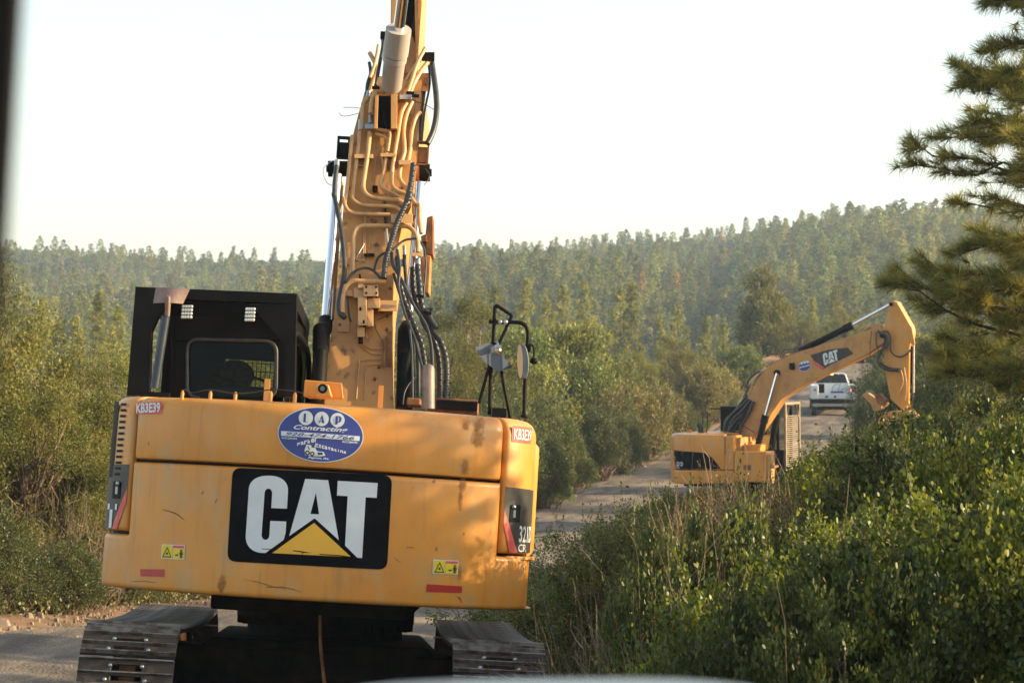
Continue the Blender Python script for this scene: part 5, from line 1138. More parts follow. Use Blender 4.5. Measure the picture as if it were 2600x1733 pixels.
k.build('cap', mat('camo_cap', (.05,.055,.035), .9, 0, (.02,.024,.018), 22, 4, (.45,.6)), op, K0, bevel=.003)

# ================================================================== THE FAR EXCAVATOR
ML2 = Mat((6.15, 60.0, -4.06), -28, 1.5, 0); MU2 = Mat((6.15, 60.0, -4.06), -116, 0.3, 0.5)
ex2 = thing('excavator', 'farther yellow excavator in side view, its arm reaching down to the right bank', 'excavator', MU2)
U2 = Frame(MU2); UL = K0; I2 = MU2.inverted()
undercarriage(ex2, I2 @ ML2); swing(ex2, K0)
cw2, hood2, (dl2, dr2) = tail_body(ex2, K0)
door_decals(dr2, 1, K0, True); door_decals(dl2, -1, K0, False)
def sz2(pts, g=1): return [(a, b) for a, b in pts]
# the side decal sweeps onto the side panel
k = MB(); decal([[(1.345,2.03),(2.3,1.98),(2.52,1.86),(2.76,1.57),(1.60,1.556),(1.345,1.80)]], .005, k); k.build('door_decal', M['decal_black'], dr2, K0)
# logo plate and sticker on the tail as on the sister machine
k = MB(); decal([rrect(-.50,1.33,.48,1.93,.06)], .004, k); lp = k.build('logo_plate', M['decal_black'], cw2, K0)
k = MB(); text_quad(k, 'CAT', [(-.40,1.42),(.38,1.42),(.38,1.86),(-.40,1.86)], .008, bold=.05); k.build('logo_lettering', M['white'], cw2, K0)
# right side bodywork in front of the door
b = MB(); b.box((.80, .145, 1.24), (XS, 1.02, 2.02)); sb = b.build('side_box', M['yellow'], ex2, K0, bevel=.035)
b = MB(); b.box((.82, -1.0, 1.20), (XS-.012, .14, 1.53)); b.build('side_skirt', M['yellow'], ex2, K0, bevel=.02)
b = MB(); b.box((.78, -.10, 1.54), (XS-.006, .14, 2.42)); b.build('side_box', M['yellow'], ex2, K0, bevel=.04)
b = MB(); b.box((.76, .30, 2.02), (1.15, .75, 2.18)); b.box((.80, .32, 2.18), (.90, .45, 2.25)); b.build('filler_housing', M['yellow'], ex2, K0, bevel=.01)
b = MB(); b.box((XS-.002, .40, 1.55), (XS+.004, .49, 1.68)); b.box((XS-.002, .51, 1.55), (XS+.004, .60, 1.68)); b.build('step_hole', M['rust'], sb, K0)
b = MB(); b.box((XS+.003, -.05, 2.02), (XS+.02, .06, 2.06)); b.build('latch', M['steel'], sb, K0)
b = MB(); b.box((XS-.25, 1.02, 1.22), (XS-.02, 1.14, 1.95)); b.box((XS-.30, 1.14, 1.62), (XS+.04, 1.24, 1.68)); b.build('front_step', M['yellow_dirty'], ex2, K0, bevel=.01)
# hood fittings: lifting eyes, exhaust, filler, mirror frames
def X2(c, x, y, lx): return U2.x(S(c, x, y), lx)
k = MB()
for x, y in ((565,392),(760,380)):
    p = X2('O', x, y, .2); k.cyl(p+Vector((-.02,0,0)), p+Vector((.02,0,0)), .075, n=16); k.box(tuple(p+Vector((-.02,-.075,-.14))), tuple(p+Vector((.02,.075,-.02))))
k.build('lifting_eye', M['yellow'], hood2, K0)
k = MB(); k.tube([X2('O', 712, 440, .5), X2('O', 712, 340, .5), X2('O', 700, 310, .5), X2('O', 680, 290, .5)], .075, 14, sub=3); k.build('exhaust_pipe', M['rubber'], ex2, K0)
k = MB(); k.tube([X2('O', x, y, 1.0) for x, y in ((738,300),(740,130),(800,128),(800,300),(785,435),(700,445),(620,445))], .012, 8, smooth=False); k.tube([X2('O', x, y, -1.1) for x, y in ((830,82),(900,88),(1000,92),(1070,130))], .02, 8); k.build('mirror_post', M['black'], ex2, K0)
k = MB(); p = X2('O', 860, 440, 1.0); k.cyl(p-Vector((0,0,.07)), p+Vector((0,0,.05)), .09, n=16); k.build('filler_cap', M['rust'], hood2, K0)
# boom traced on its right face
XR_, XW = .36, .50
def BG(x, y, lx=XR_): return X2('G', x, y, lx)
top_ = [(610,1090),(640,960),(700,800),(762,650),(832,556),(930,500),(1050,450),(1200,403),(1400,350),(1600,278),(1690,262),(1712,300),(1700,372)]
low_ = [(1560,470),(1300,592),(1100,692),(1000,752),(935,800),(880,880),(830,960),(760,1062),(700,1130),(640,1160)]
o = [BG(*q) for q in top_+low_]; k = MB(); k.prism(o, [v-Vector((XW,0,0)) for v in o]); boom2 = k.build('boom', M['yellow_dirty'], ex2, K0, bevel=.012, smooth=25)
st = [(1745,72),(1768,68),(1792,78),(1898,262),(1905,300),(1885,420),(1880,835),(1835,875),(1745,790),(1700,560),(1692,300),(1702,225)]
o = [BG(x, y, XR_-.07) for x, y in st]; k = MB(); k.prism(o, [v-Vector((XW-.16,0,0)) for v in o]); stick2 = k.build('stick', M['yellow'], ex2, K0, bevel=.012, smooth=25)
for lx in (XR_-.05, XR_-XW+.08):
    o = [BG(x, y, lx) for x, y in ((1862,262),(1900,258),(1925,385),(1915,402),(1898,392))]; k = MB(); k.prism(o, [v-Vector((.04,0,0)) for v in o]); k.build('linkage_ear', M['yellow'], stick2, K0)
k = MB()
for x, y, r, l0, l1 in ((1746,93,.045,.0,.42),(1690,322,.07,-.06,.5),(912,600,.085,-.06,.58)): p = BG(x, y, XR_-.07+.06); k.cyl(p+Vector((-l0,0,0)), p-Vector((l1,0,0)), r, n=18)
k.build('pivot_pin', M['dark'], boom2, K0, smooth=50)
XM = XR_-XW/2
k = MB(); a, b_ = BG(1075, 440, XM), BG(1462, 248, XM); k.cyl(a, b_, .082, n=20); d_ = (b_-a).normalized(); k.cyl(b_-d_*.22, b_+d_*.02, .10, n=20); sc2 = k.build('stick_cylinder', M['black'], ex2, K0, smooth=50)
k = MB(); k.cyl(b_, BG(1745, 95, XM), .048, n=16); k.build('cylinder_rod', M['chrome'], sc2, K0, smooth=50)
k = MB(); k.cyl(BG(1902, 400, XM), BG(1893, 835, XM), .075, n=18); bc2 = k.build('bucket_cylinder', M['black'], ex2, K0, smooth=50)
k = MB(); k.cyl(BG(1916, 392, XM+.05), BG(1914, 745, XM+.05), .028, n=12); k.build('guard_rod', M['steel'], bc2, K0)
for lx, q0, q1, q2, in ((XR_+.10, (912,602), (826,912), (755,1180)), (XR_-XW-.10, (948,770), (910,900), (862,1180))):
    a, m1, e_ = BG(*q0, lx), BG(*q1, lx), BG(*q2, lx); k = MB(); k.cyl(m1, e_, .082, n=20); dd = (e_-m1).normalized(); k.cyl(m1, m1+dd*.2, .10, n=20); c2 = k.build('boom_cylinder', M['black'], ex2, K0, smooth=50)
    k = MB(); k.cyl(a, m1, .046, n=16); k.build('cylinder_rod', M['chrome'], c2, K0, smooth=50)
def flat2(name, polys, off, m, parent, holes=False):
    k = MB()
    for pl in polys:
        P3 = [[X2('G', x, y, XR_+off) for x, y in q] for q in pl]; tri = tessellate_polygon(P3); k.add([v for q in P3 for v in q], tri)
    return k.build(name, M[m], parent, K0)
flat2('boom_decal', [[[(1153,468),(1285,428),(1430,412),(1472,458),(1300,540),(1250,572),(1190,520)]]], .006, 'decal_grey', boom2)
flat2('boom_stripe', [[[(1160,505),(1172,502),(1258,560),(1238,574),(1200,552)]]], .009, 'red', boom2)
def qbox(P, u, v): a, b, c, d = [np.array(p, float) for p in P]; return tuple((a*(1-u)+b*u)*(1-v)+(d*(1-u)+c*u)*v)
# the same letter shapes as on the big plate, mapped to the boom
bx_ = [(702,20),(1685,20),(1685,650),(702,650)]; LG = [(1240,460),(1352,424),(1368,505),(1258,548)]
mp_ = lambda p: qbox(LG, (p[0]-678)/(1685-678) + .0, (p[1]-20-(p[0]-678)*.04)/(600))
flat2('logo_lettering', [[[mp_(p) for p in Cc]], [[mp_(p) for p in Aa], [mp_(p) for p in Ah]], [[mp_(p) for p in Tt]]], .010, 'white', boom2)
flat2('logo_triangle', [[[mp_(p) for p in ((1200,400),(1440,620),(930,600))]]], .010, 'white', boom2)
flat2('sticker', [[ov(1112,550,48,36,-.3)]], .006, 'white', boom2); flat2('sticker_field', [[ov(1112,550,45,33,-.3)]], .009, 'blue', boom2)
flat2('sticker_discs', [[ov(1090,528,10,9)], [ov(1112,522,10,9)], [ov(1134,518,10,9)], [[(1072,558),(1150,536),(1152,543),(1074,565)]]], .012, 'white', boom2)
flat2('work_light', [[[(1003,528),(1034,524),(1042,570),(1008,576)]]], .04, 'black', boom2)
k = MB(); p = BG(1022, 550, XR_); k.box(tuple(p+Vector((0,-.055,-.085))), tuple(p+Vector((.10,.055,.085)))); k.build('work_light', M['black'], boom2, K0, bevel=.01)
def ht(name, pts, lx, r, m, par=None, n=8):
    k = MB(); k.tube([X2('G', x, y, lx) for x, y in pts], r, n); k.build(name, M[m], par or boom2, K0, smooth=70)
for i, (pts, lx, r) in enumerate([
  ([(700,790),(640,850),(560,920),(525,1000),(540,1060),(600,1110),(650,1150)], .34, .045), ([(715,800),(650,880),(590,940),(560,1010),(590,1080),(640,1130)], .42, .042), ([(730,790),(680,870),(620,930),(590,1010),(610,1080),(660,1140)], .30, .042),
  ([(690,760),(600,880),(540,940),(520,1010),(530,1060),(590,1120)], .24, .040), ([(740,810),(700,900),(650,980),(630,1060),(660,1130)], .44, .040), ([(700,830),(660,930),(600,1000),(590,1060),(640,1120)], .38, .036), ([(660,900),(600,960),(548,1040),(570,1090),(640,1135)], .46, .034), ([(650,870),(590,950),(575,1030),(620,1100)], .28, .036),
  ([(685,710),(700,650),(740,610),(790,585)], .3, .022), ([(640,850),(680,740),(720,670)], .2, .022), ([(620,960),(660,990),(740,1040),(755,1100),(765,1180),(780,1390)], .5, .012), ([(930,490),(960,430),(1010,428),(1070,415)], .1, .016), ([(940,500),(975,452),(1050,440),(1100,432)], .25, .014),
  ([(1690,290),(1730,300),(1745,350),(1745,420),(1770,465),(1820,480),(1870,455),(1895,425)], .42, .022), ([(1660,300),(1720,330),(1720,400),(1680,430),(1655,480),(1665,540),(1720,575),(1810,580)], .45, .034), ([(1650,290),(1700,330),(1700,390),(1670,450),(1668,520),(1740,565),(1820,572)], .38, .03),
  ([(1605,290),(1595,420),(1600,500),(1640,570)], .5, .010), ([(1640,300),(1640,380),(1660,440)], .42, .014), ([(1820,580),(1832,620),(1835,680),(1800,760)], .36, .018), ([(1845,560),(1865,700),(1850,800)], .36, .016)]):
    ht('hydraulic_hose', pts, lx, r, 'rubber' if lx != .36 else 'yellow_pipe')
for dx in (0, 14, 28, 42):
    ht('hydraulic_pipe', [(640+dx,850-dx),(668+dx,790-dx),(700+dx*.8,690-dx*.6),(760+dx*.6,610-dx*.3),(850+dx*.4,548),(960,492-dx*.05)], .02+dx*.007, .020, 'yellow_pipe')
ht('hydraulic_pipe', [(830,555),(1000,470),(1200,408),(1400,352),(1530,310),(1600,262)], .34, .014, 'rust'); ht('hydraulic_pipe', [(1100,440),(1250,392),(1500,318),(1560,275),(1600,255)], .1, .018, 'yellow_pipe')
k = MB(); a = X2('G', 1600, 290, .3); e_ = X2('G', 1672, 240, .3); k.box((-.05, a.y, a.z), (.28, e_.y, e_.z)); k.build('valve_block', M['yellow_dirty'], boom2, K0, bevel=.02)
# bucket linkage and the folded bucket with its thumb, mostly in the brush
for pts, m in (([(1535,762),(1552,748),(1580,748),(1648,800),(1720,822),(1700,850),(1650,880),(1618,880),(1600,830)], 'yellow_dirty'), ([(1620,755),(1660,752),(1712,800),(1700,832),(1650,825)], 'rust')):
    o = [X2('G', x, y, .25 if m == 'rust' else .12) for x, y in pts]; k = MB(); k.prism(o, [v-Vector((.22,0,0)) for v in o]); k.build('thumb', M[m], stick2, K0, bevel=.01)
o = [X2('G', x, y, .45) for x, y in ((1660,930),(1740,880),(1850,880),(1900,920),(1895,970),(1800,1010),(1700,1000),(1650,970))]; k = MB(); k.prism(o, [v-Vector((.8,0,0)) for v in o]); k.build('bucket', M['orange'], ex2, K0, bevel=.02)
# cab on the far side: black shell, front posts and a tan slatted front guard
def cab2():
    x0, x1, y0, y1, z0, z1 = -1.46, -.36, -.90, .72, 1.28, 3.12
    c = MB(); c.box((x0, y0, z1-.08), (x1, y1, z1)); c.box((x0, y0, z0), (x1, y1, z0+.55)); c.box((x0, y0, z0+.55), (x1, y0+.08, z1-.08))
    for x in (x0, x1-.07): c.box((x, y1-.07, z0+.55), (x+.07, y1, z1-.08)); c.box((x, -.1, z0+.55), (x+.07, 0, z1-.08)); c.box((x, y0+.08, z0+.55), (x+.07, y0+.2, z1-.08))
    cb2 = c.build('cab', M['black'], ex2, K0, bevel=.02)
    for n_, a, b_ in (('side_window', (x1-.03, .0, z0+.56), (x1-.025, y1-.08, z1-.09)), ('side_window', (x1-.03, y0+.21, z0+.56), (x1-.025, -.11, z1-.09)), ('side_window', (x0+.02, .0, z0+.56), (x0+.025, y1-.08, z1-.09))):
        k = MB(); k.box(a, b_); k.build(n_, M['glass'], cb2, K0)
    k = MB(); k.box((x0+.25, y0+.4, z0+.55), (x0+.75, y0+.52, z1-.6)); k.box((x0+.25, y0+.45, z0+.5), (x0+.75, y0+.95, z0+.62)); k.build('seat', M['seat'], cb2, K0, bevel=.05)
    tan = mat('tan_guard_paint', (.27,.21,.14), .6, 0, (.20,.15,.10), 6, 7, (.45,.7)); g_ = MB(); yg = y1+.16; gx0, gx1, gz0, gz1 = x0-.02, x1+.04, 1.45, 3.22
    g_.box((gx0, yg-.3, gz1-.06), (gx1+.03, yg+.05, gz1)); g_.box((gx0, yg, gz0), (gx0+.07, yg+.05, gz1-.06)); g_.box((gx1-.07, yg, gz0), (gx1, yg+.05, gz1-.06)); g_.box((gx0+.07, yg, gz0), (gx1-.07, yg+.05, gz0+.06))
    for s_ in (1, -1):
        a = gx0+.07 if s_ > 0 else gx1-.07; g_.prism([Vector((a, yg, gz1-.45)), Vector((a, yg, gz1-.37)), Vector((a+s_*.30, yg, gz1-.06)), Vector((a+s_*.22, yg, gz1-.06))], [Vector((a, yg+.04, gz1-.45)), Vector((a, yg+.04, gz1-.37)), Vector((a+s_*.30, yg+.04, gz1-.06)), Vector((a+s_*.22, yg+.04, gz1-.06))])
    gd = g_.build('cab_guard', tan, ex2, K0, bevel=.006)
    k = MB()
    for i in range(26): z = gz0+.10+i*.052; k.box((gx0+.12, yg+.012, z), (gx1-.12, yg+.028, z+.022))
    k.build('guard_slats', tan, gd, K0)
cab2()
k = MB(); k.box((-1.3, .2, 1.1), (.8, 1.1, 1.32)); k.box((-.30, .05, 1.3), (-.22, .9, 2.0)); k.box((.38, .05, 1.3), (.46, .9, 2.0)); k.build('boom_foot', M['dark'], ex2, K0, bevel=.02)

# ================================================================== THE WHITE PICK-UP WITH A SERVICE BODY
TD = 110.; tx0 = (S('R', 940, 0)[0]-CX)/F_PX*TD
MT = Matrix.Translation((tx0, TD, gz(tx0, TD)+.02)) @ Matrix.Rotation(R_(-6), 4, 'Z') @ Matrix.Rotation(R_(1.5), 4, 'X')
tr_ = thing('pickup_truck', 'white pick-up with a service body and lit red brake lights, driving away up the road', 'truck', MT)
M['truck_white'] = mat('truck_white', (.62,.66,.68), .35, 0, (.52,.55,.56), 3, 6, (.4,.7), coat=.5)
M['tail_on'] = mat('brake_light_on', (.8,.05,.03), .4, emit=((1,.08,.04), 6.0)); M['tail_off'] = mat('brake_light_lens', (.28,.02,.02), .3); M['beacon'] = mat('brake_light_bright', (1,.25,.05), .4, emit=((1,.16,.03), 14.0)); M['clear'] = mat('clear_lens', (.6,.6,.58), .2)
def tb(name, boxes, m, par=None, bev=.02, hx=None):
    k = MB()
    for a, b_ in boxes: k.box(a, b_)
    for h in (hx or []): k.hexa(h)
    return k.build(name, M[m] if isinstance(m, str) else m, par or tr_, K0, bevel=bev)
body = tb('service_box', [((-1.08,0,.84),(-.70,2.4,1.50))], 'truck_white', bev=.04); body_r = tb('service_box', [((.70,0,.84),(1.08,2.4,1.50))], 'truck_white', bev=.04)
tb('tailgate', [((-.695,.02,.86),(.695,.07,1.13))], 'truck_white', bev=.01); tb('bed', [((-.695,.08,.86),(.695,2.38,.90)),((-.695,2.34,.9),(.695,2.40,1.52))], 'truck_white', bev=.01)
tb('tool_bin', [((-.69,.1,.91),(-.42,.9,1.55))], 'black', bev=.02); tb('bed_cargo', [((-.12,.3,1.12),(.50,.9,1.20))], 'blue', bev=.02)
k = MB(); k.tube([(-.05,.5,1.15),(-.02,.5,1.4),(.15,.55,1.53),(.3,.6,1.5)], .012, 6); k.tube([(.22,.5,1.1),(.28,.5,1.35),(.36,.6,1.6)], .012, 6); k.tube([(.35,.6,1.18),(.5,.6,1.35),(.66,.6,1.28)], .012, 6); k.build('air_line', M['rubber'], tr_, K0)
tb('bumper', [((-1.04,-.12,.66),(1.04,.0,.83))], 'black', bev=.01); tb('hitch_bar', [((-1.0,-.08,.50),(1.0,.0,.64))], 'steel', bev=.01)
cabp = [(-.88,2.45,.55),(.88,2.45,.55),(.88,4.6,.55),(-.88,4.6,.55),(-.88,2.45,1.50),(.88,2.45,1.50),(.88,4.6,1.45),(-.88,4.6,1.45)]
roof = [(-.86,2.46,1.50),(.86,2.46,1.50),(.84,4.3,1.46),(-.84,4.3,1.46),(-.68,2.62,2.0),(.68,2.62,2.0),(.66,3.7,2.0),(-.66,3.7,2.0)]
tcab = tb('cab', [], 'truck_white', bev=.05, hx=[cabp, roof]); tb('engine_hood', [((-.86,4.6,.6),(.86,5.6,1.22))], 'truck_white', bev=.08)
q = [Vector(v) for v in ((-.76,2.47,1.54),(.76,2.47,1.54),(.645,2.60,1.93),(-.645,2.60,1.93))]; k = MB(); k.prism([v+Vector((0,-.012,0)) for v in q], [v+Vector((0,.01,0)) for v in q]); k.build('rear_window', M['glass_dark'] if False else mat('dark_window', (.01,.012,.013), .12), tcab, K0)
for g_ in (-1, 1):
    q = [Vector((g_*x, y, z)) for x, y, z in ((.872,2.6,1.54),(.86,4.1,1.52),(.72,3.65,1.92),(.715,2.75,1.92))]; k = MB(); k.prism([v+Vector((g_*.012,0,0)) for v in q], [v-Vector((g_*.01,0,0)) for v in q]); k.build('side_window', mat('dark_side_window', (.02,.03,.03), .1), tcab, K0)
    tb('side_mirror', [((g_*1.0-.07,4.0,1.42),(g_*1.0+.07,4.08,1.66))], 'black', tcab, .02)
    k = MB(); k.cyl((g_*.90-.11*1,1.0,.36),(g_*.90+.11,1.0,.36), .37, n=28); wh = k.build('wheel', M['rubber'], tr_, K0, bevel=.03); k = MB(); k.cyl((g_*.90-.112,1.0,.36),(g_*.90+.112,1.0,.36), .2, n=20); k.build('rim', M['steel'], wh, K0)
    k = MB(); k.cyl((g_*.90-.11,4.7,.36),(g_*.90+.11,4.7,.36), .37, n=28); k.build('wheel', M['rubber'], tr_, K0, bevel=.03)
    k = MB(); k.cyl((g_*.87,.01,1.28),(g_*.87,-.015,1.28), .055, n=20); k.build('tail_light', M['tail_off' if g_ < 0 else 'tail_on'], body if g_ < 0 else body_r, K0)
    k = MB(); k.cyl((g_*.87,.01,1.11),(g_*.87,-.012,1.11), .05, n=20); k.build('reverse_light', M['clear'], body if g_ < 0 else body_r, K0)
tb('brake_light', [((-.07,2.52,1.945),(.07,2.6,1.975))], 'beacon', tcab, .005); tb('roof_light_bar', [((-.58,2.525,1.94),(-.075,2.6,1.98)),((.075,2.525,1.94),(.58,2.6,1.98))], 'black', tcab, .005)
for x, m in ((-.50,'tail_off'),(-.33,'clear'),(.33,'clear'),(.5,'tail_off')):
    k = MB(); k.cyl((x,2.53,1.96),(x,2.515,1.96), .032, n=12); k.build('roof_lamp', M[m], tcab, K0)
tb('chassis', [((-.5,-.0,.42),(.5,5.3,.6)),((-.75,.93,.3),(.75,1.07,.42))], 'dark', bev=.01)
# worn lettering on the tailgate is a pair of dark scuffs
k = MB(); k.box((-.40,.012,.92),(-.24,.016,1.0)); k.box((.02,.012,.92),(.14,.016,1.0)); k.build('tailgate_scuff', M['decal_grey'], tr_, K0)

# ================================================================== THE VEHICLE THE PHOTOGRAPH IS TAKEN FROM
van = thing('car', 'blurred vehicle around the viewer: black pillar at left edge, pale bonnet at bottom', 'car', Matrix.Translation((0, 0, -1.62)))
def W(x, y, d): return at(x, y, d) - Vector((0, 0, -1.62))
k = MB(); dd = .82
q = [W(-260, -500, dd), W(90, -500, dd), W(64, 0, dd), W(42, 360, dd), W(18, 720, dd), W(-25, 1100, dd), W(-140, 1800, dd), W(-400, 1800, dd)]
k.prism(q, [v+Vector((-.02,.06,0)) for v in q]); k.build('window_pillar', M['black'], van, K0, bevel=.004)
V = []; nx_, ny_ = 30, 10
for j in range(ny_+1):
    for i in range(nx_+1):
        u = -1+2*i/nx_; v = j/ny_; px_ = 1390+ 560*u; crest = 1717+ 34*abs(u)**4 + 10*(1-(u+1)/2)
        top = at(px_, crest, 1.5); V.append(Vector((top.x*(1+.0*v), 1.5-.55*(1-v), top.z - .055*(1-v)**2 - .0)) - Vector((0, 0, -1.62)))
Fc = [(j*(nx_+1)+i, j*(nx_+1)+i+1, (j+1)*(nx_+1)+i+1, (j+1)*(nx_+1)+i) for j in range(ny_) for i in range(nx_)]
k = MB(); k.add(V, Fc); k.add([v-Vector((0,0,.03)) for v in V], [f[::-1] for f in Fc]); k.build('engine_hood', mat('pale_blue_paint', (.10,.135,.155), .4, coat=.5), van, K0, smooth=60)

# ================================================================== PLANTING
BR = 'trees and shrubs'
# ---- left verge, nearest first (row of the top is measured on the photograph)
for n_, (p, i, dx, d, top, wid, lab) in enumerate([
 ('verge_oak',0,  30,31.0,1235,200,'grey-green scrub oak at the left edge of the picture, bottom corner'),
 ('verge_oak',1, 150,32.0,1255,220,'grey-green scrub oak next to the left rear track of the near machine'),
 ('verge_oak',1, -60,29.5,1150,200,'scrub oak cut by the left picture edge at the road side'),
 ('tan_shrub',0,  70,33.0,1195,190,'yellowish leafy shrub with upright shoots in the left lower corner'),
 ('verge_oak',0, 255,34.5,1260,210,'scrub oak partly hidden by the left end of the counterweight'),
 ('tan_shrub',1, 330,37.0,1310,170,'sunlit shrub under the left side of the counterweight'),
 ('tan_shrub',0, 440,38.5,1335,150,'yellow sunlit shrub seen below the counterweight above the left track'),
 ('green_shrub',0,515,40.0,1362,70,'small bright yellow-green shrub under the counterweight at the road edge'),
 ('verge_oak',0, 390,41.0,1280,200,'scrub oak hidden behind the counterweight'),
 ('verge_oak',1, 560,47.0,1200,200,'scrub oak hidden behind the middle of the counterweight')]):
    put(p, i, dx, d, top, 'scrub_oak' if 'oak' in p else 'shrub', lab, 'shrub', 'shrubs along the left verge', wid=wid)
for p, i, dx, d, top, wid, lab in [
 ('juniper',0,-70,36.0, 690,300,'big golden-lit juniper at the left picture edge'),
 ('juniper',1, 105,38.5, 850,230,'juniper with brownish tips right of the big one at the left edge'),
 ('juniper',0, 228,38.0, 920,210,'dark green juniper just left of the cab'),
 ('juniper',1, -150,34.0, 690,260,'juniper cut off by the left picture edge'),
 ('juniper',1,  60,33.5, 930,210,'lower juniper in front of the big one at the left edge'),
 ('juniper',0, 175,34.5, 985,220,'low juniper with bare lower limbs left of the vented door'),
 ('juniper',1, 330,44.0, 850,230,'juniper half hidden by the cab guard'),
 ('juniper',0, 470,52.0, 835,230,'juniper seen through the cab windows'),
 ('juniper',1, 620,60.0, 845,230,'juniper hidden behind the right side of the cab')]:
    put(p, i, dx, d, top, 'juniper_tree', lab, 'tree', 'junipers left of the road', wid=wid, parts=('crown', 'trunk'))
put('dead', 0, 175, 33.0, 1160, 'dead_shrub', 'bare drooping twigs low in the left junipers beside the machine', 'dead shrub', None, wid=330)
# ---- between the machines, left side of the road beyond
for p, i, dx, d, top, wid, lab in [
 ('juniper',1,1068,78, 712,120,'yellow-green juniper rising directly right of the big boom'),
 ('juniper',0,1020,70, 800,130,'juniper behind the bundle of black hoses'),
 ('oak_tree',0,1160,92, 775,170,'oak tree behind the mirror posts'),
 ('oak_tree',1,1295,96, 762,190,'broad light-topped oak right of the mirrors'),
 ('oak_tree',1,1215,84, 850,190,'dark oak low behind the round mirror'),
 ('oak_tree',0,1345,88, 842,140,'oak standing lower right of the broad light-topped one'),
 ('juniper',0,1465,118, 815,130,'dark green juniper left of the yellowish one in mid distance'),
 ('juniper',1,1560,121, 782,165,'large yellowish rounded juniper above the road bank'),
 ('juniper',1,1612,126, 830,90,'small yellow juniper on the right shoulder of the large rounded one'),
 ('oak_tree',1,1420,108, 830,120,'oak in the gap left of the dark juniper'),
 ('oak_tree',0,1700,128, 800,120,'oak behind the lower boom of the far machine'),
 ('juniper',0,1850,150, 740,150,'juniper above the middle of the far boom'),
 ('juniper',1,1945,152, 715,120,'juniper behind the cylinder of the far machine'),
 ('oak_tree',1,1990,150, 800,120,'oak seen under the far boom beside the dipper'),
 ('oak_tree',0,1905,146, 826,120,'yellow-green oak behind the roof of the white truck'),
 ('oak_tree',0,2060,120, 760,120,'oak right behind the stick of the far machine')]:
    put(p, i, dx, d, top, 'oak_tree' if 'oak' in p else 'juniper_tree', lab, 'tree', 'mid-distance oaks and junipers', wid=wid, parts=('crown', 'trunk'))
rb = random.Random(4)
for p, i, dx, d, top, wid, lab in [
 ('verge_oak',0,1150,66, 905,170,'grey-green shrub behind the mirror post bases'),
 ('verge_oak',1,1235,70, 930,150,'grey-green shrub right of the taller mirror post'),
 ('verge_oak',1,1250,67,1010,110,'dense scrub oak touching the right edge of the near machine'),
 ('green_shrub',0,1268,69,1078,80,'low shrub at the gravel edge beside the near machine'),
 ('verge_oak',0,1300,74, 985,120,'shrub behind the small yellow-flowered one at the roadside'),
 ('green_shrub',0,1335,77,1042,75,'bright green low shrub on the far road edge'),
 ('verge_oak',1,1375,79, 948,130,'grey shrub with pale tips in the middle of the verge'),
 ('verge_oak',0,1430,82, 940,120,'round grey-green shrub right of the pale-tipped one'),
 ('tan_shrub',0,1395,86, 905,120,'tan-tipped shrub on the slope above the verge'),
 ('tan_shrub',1,1455,88, 895,120,'golden shrub above the round grey-green one'),
 ('verge_oak',1,1480,90, 945,110,'dark grey-green shrub in the row left of the far machine'),
 ('green_shrub',0,1510,91, 992,70,'fresh green shrub close to the tail of the far machine'),
 ('tan_shrub',0,1530,97, 890,110,'straw-coloured shrub above the tail of the far machine'),
 ('verge_oak',0,1560,98, 928,110,'shrub directly above the tail of the far machine'),
 ('green_shrub',0,1590,101, 960,80,'green shrub behind the exhaust of the far machine'),
 ('tan_shrub',1,1610,106, 848,110,'tall straw-coloured shrub left of the far boom'),
 ('verge_oak',1,1640,107, 905,110,'dark shrub behind the hoses of the far machine'),
 ('tan_shrub',0,1665,112, 850,90,'tan shrub against the lower boom of the far machine'),
 ('green_shrub',0,1650,108, 950,70,'green shrub low behind the far machine'),
 ('tan_shrub',1,1760,128, 842,80,'pale shrub seen under the far boom'),
 ('green_shrub',0,1850,136, 846,70,'yellow-green shrub left of the truck roof')]:
    put(p, i, dx, d, top, 'shrub', lab, 'shrub', 'shrubs on the left side of the road beyond', wid=wid)
# ---- single tall pines in the valley
for i, (k_, dx, d, top, wid, lab) in enumerate([
 (0,1130,182, 668,90,'tall pine behind the top of the mirror frame'), (1,1205,192, 650,80,'slender brownish pine right of the mirror frame'), (2,1255,186, 690,70,'pine between the brownish one and the broad pair'),
 (0,1290,200, 668,110,'broad yellow-green pine in the valley centre'), (3,1340,188, 710,60,'small pine right of the broad valley pine'), (2,1345,215, 655,80,'hazy pine standing behind the valley pines'),
 (0,1420,196, 668,100,'left one of the two joined tall valley pines'), (1,1452,194, 662,90,'bright green right one of the two joined tall pines'), (3,1520,205, 735,70,'pine right of the joined pair'),
 (2,1560,210, 712,90,'feathery pine beyond the yellowish juniper'), (1,1620,200, 735,60,'narrow pine left of the round-crowned pine'), (0,1660,190, 745,90,'spreading pine in front of the round-crowned one'),
 (1,1865,215, 690,70,'pine above the upper boom of the far machine'), (2,1920,225, 665,60,'pine left of the top of the far stick'), (0,1080,205, 680,80,'hazy pine right of the big boom'), (3,1010,190, 690,70,'pine behind the hoses of the big boom'),
 (1,225,150, 680,70,'pale pine left of the cab guard top'), (0,265,140, 712,80,'pine touching the cab guard on the left'), (2,130,150, 745,70,'pine rising from the left junipers'), (3,180,128, 735,60,'narrow pine in the left valley'), (1,95,160, 700,60,'pine above the big juniper at the left edge'),
 (2,735,170, 700,60,'pine in the gap between cab and boom')]):
    put('pine', k_, dx, d, top, 'pine_tree', lab, 'tree', 'tall pines in the valley', wid=wid, parts=('crown', 'trunk'))
put('round_pine', 0, 1762, 160, 640, 'pine_tree', 'big round-crowned pine above the far machine', 'tree', 'tall pines in the valley', wid=160, parts=('crown', 'trunk'))
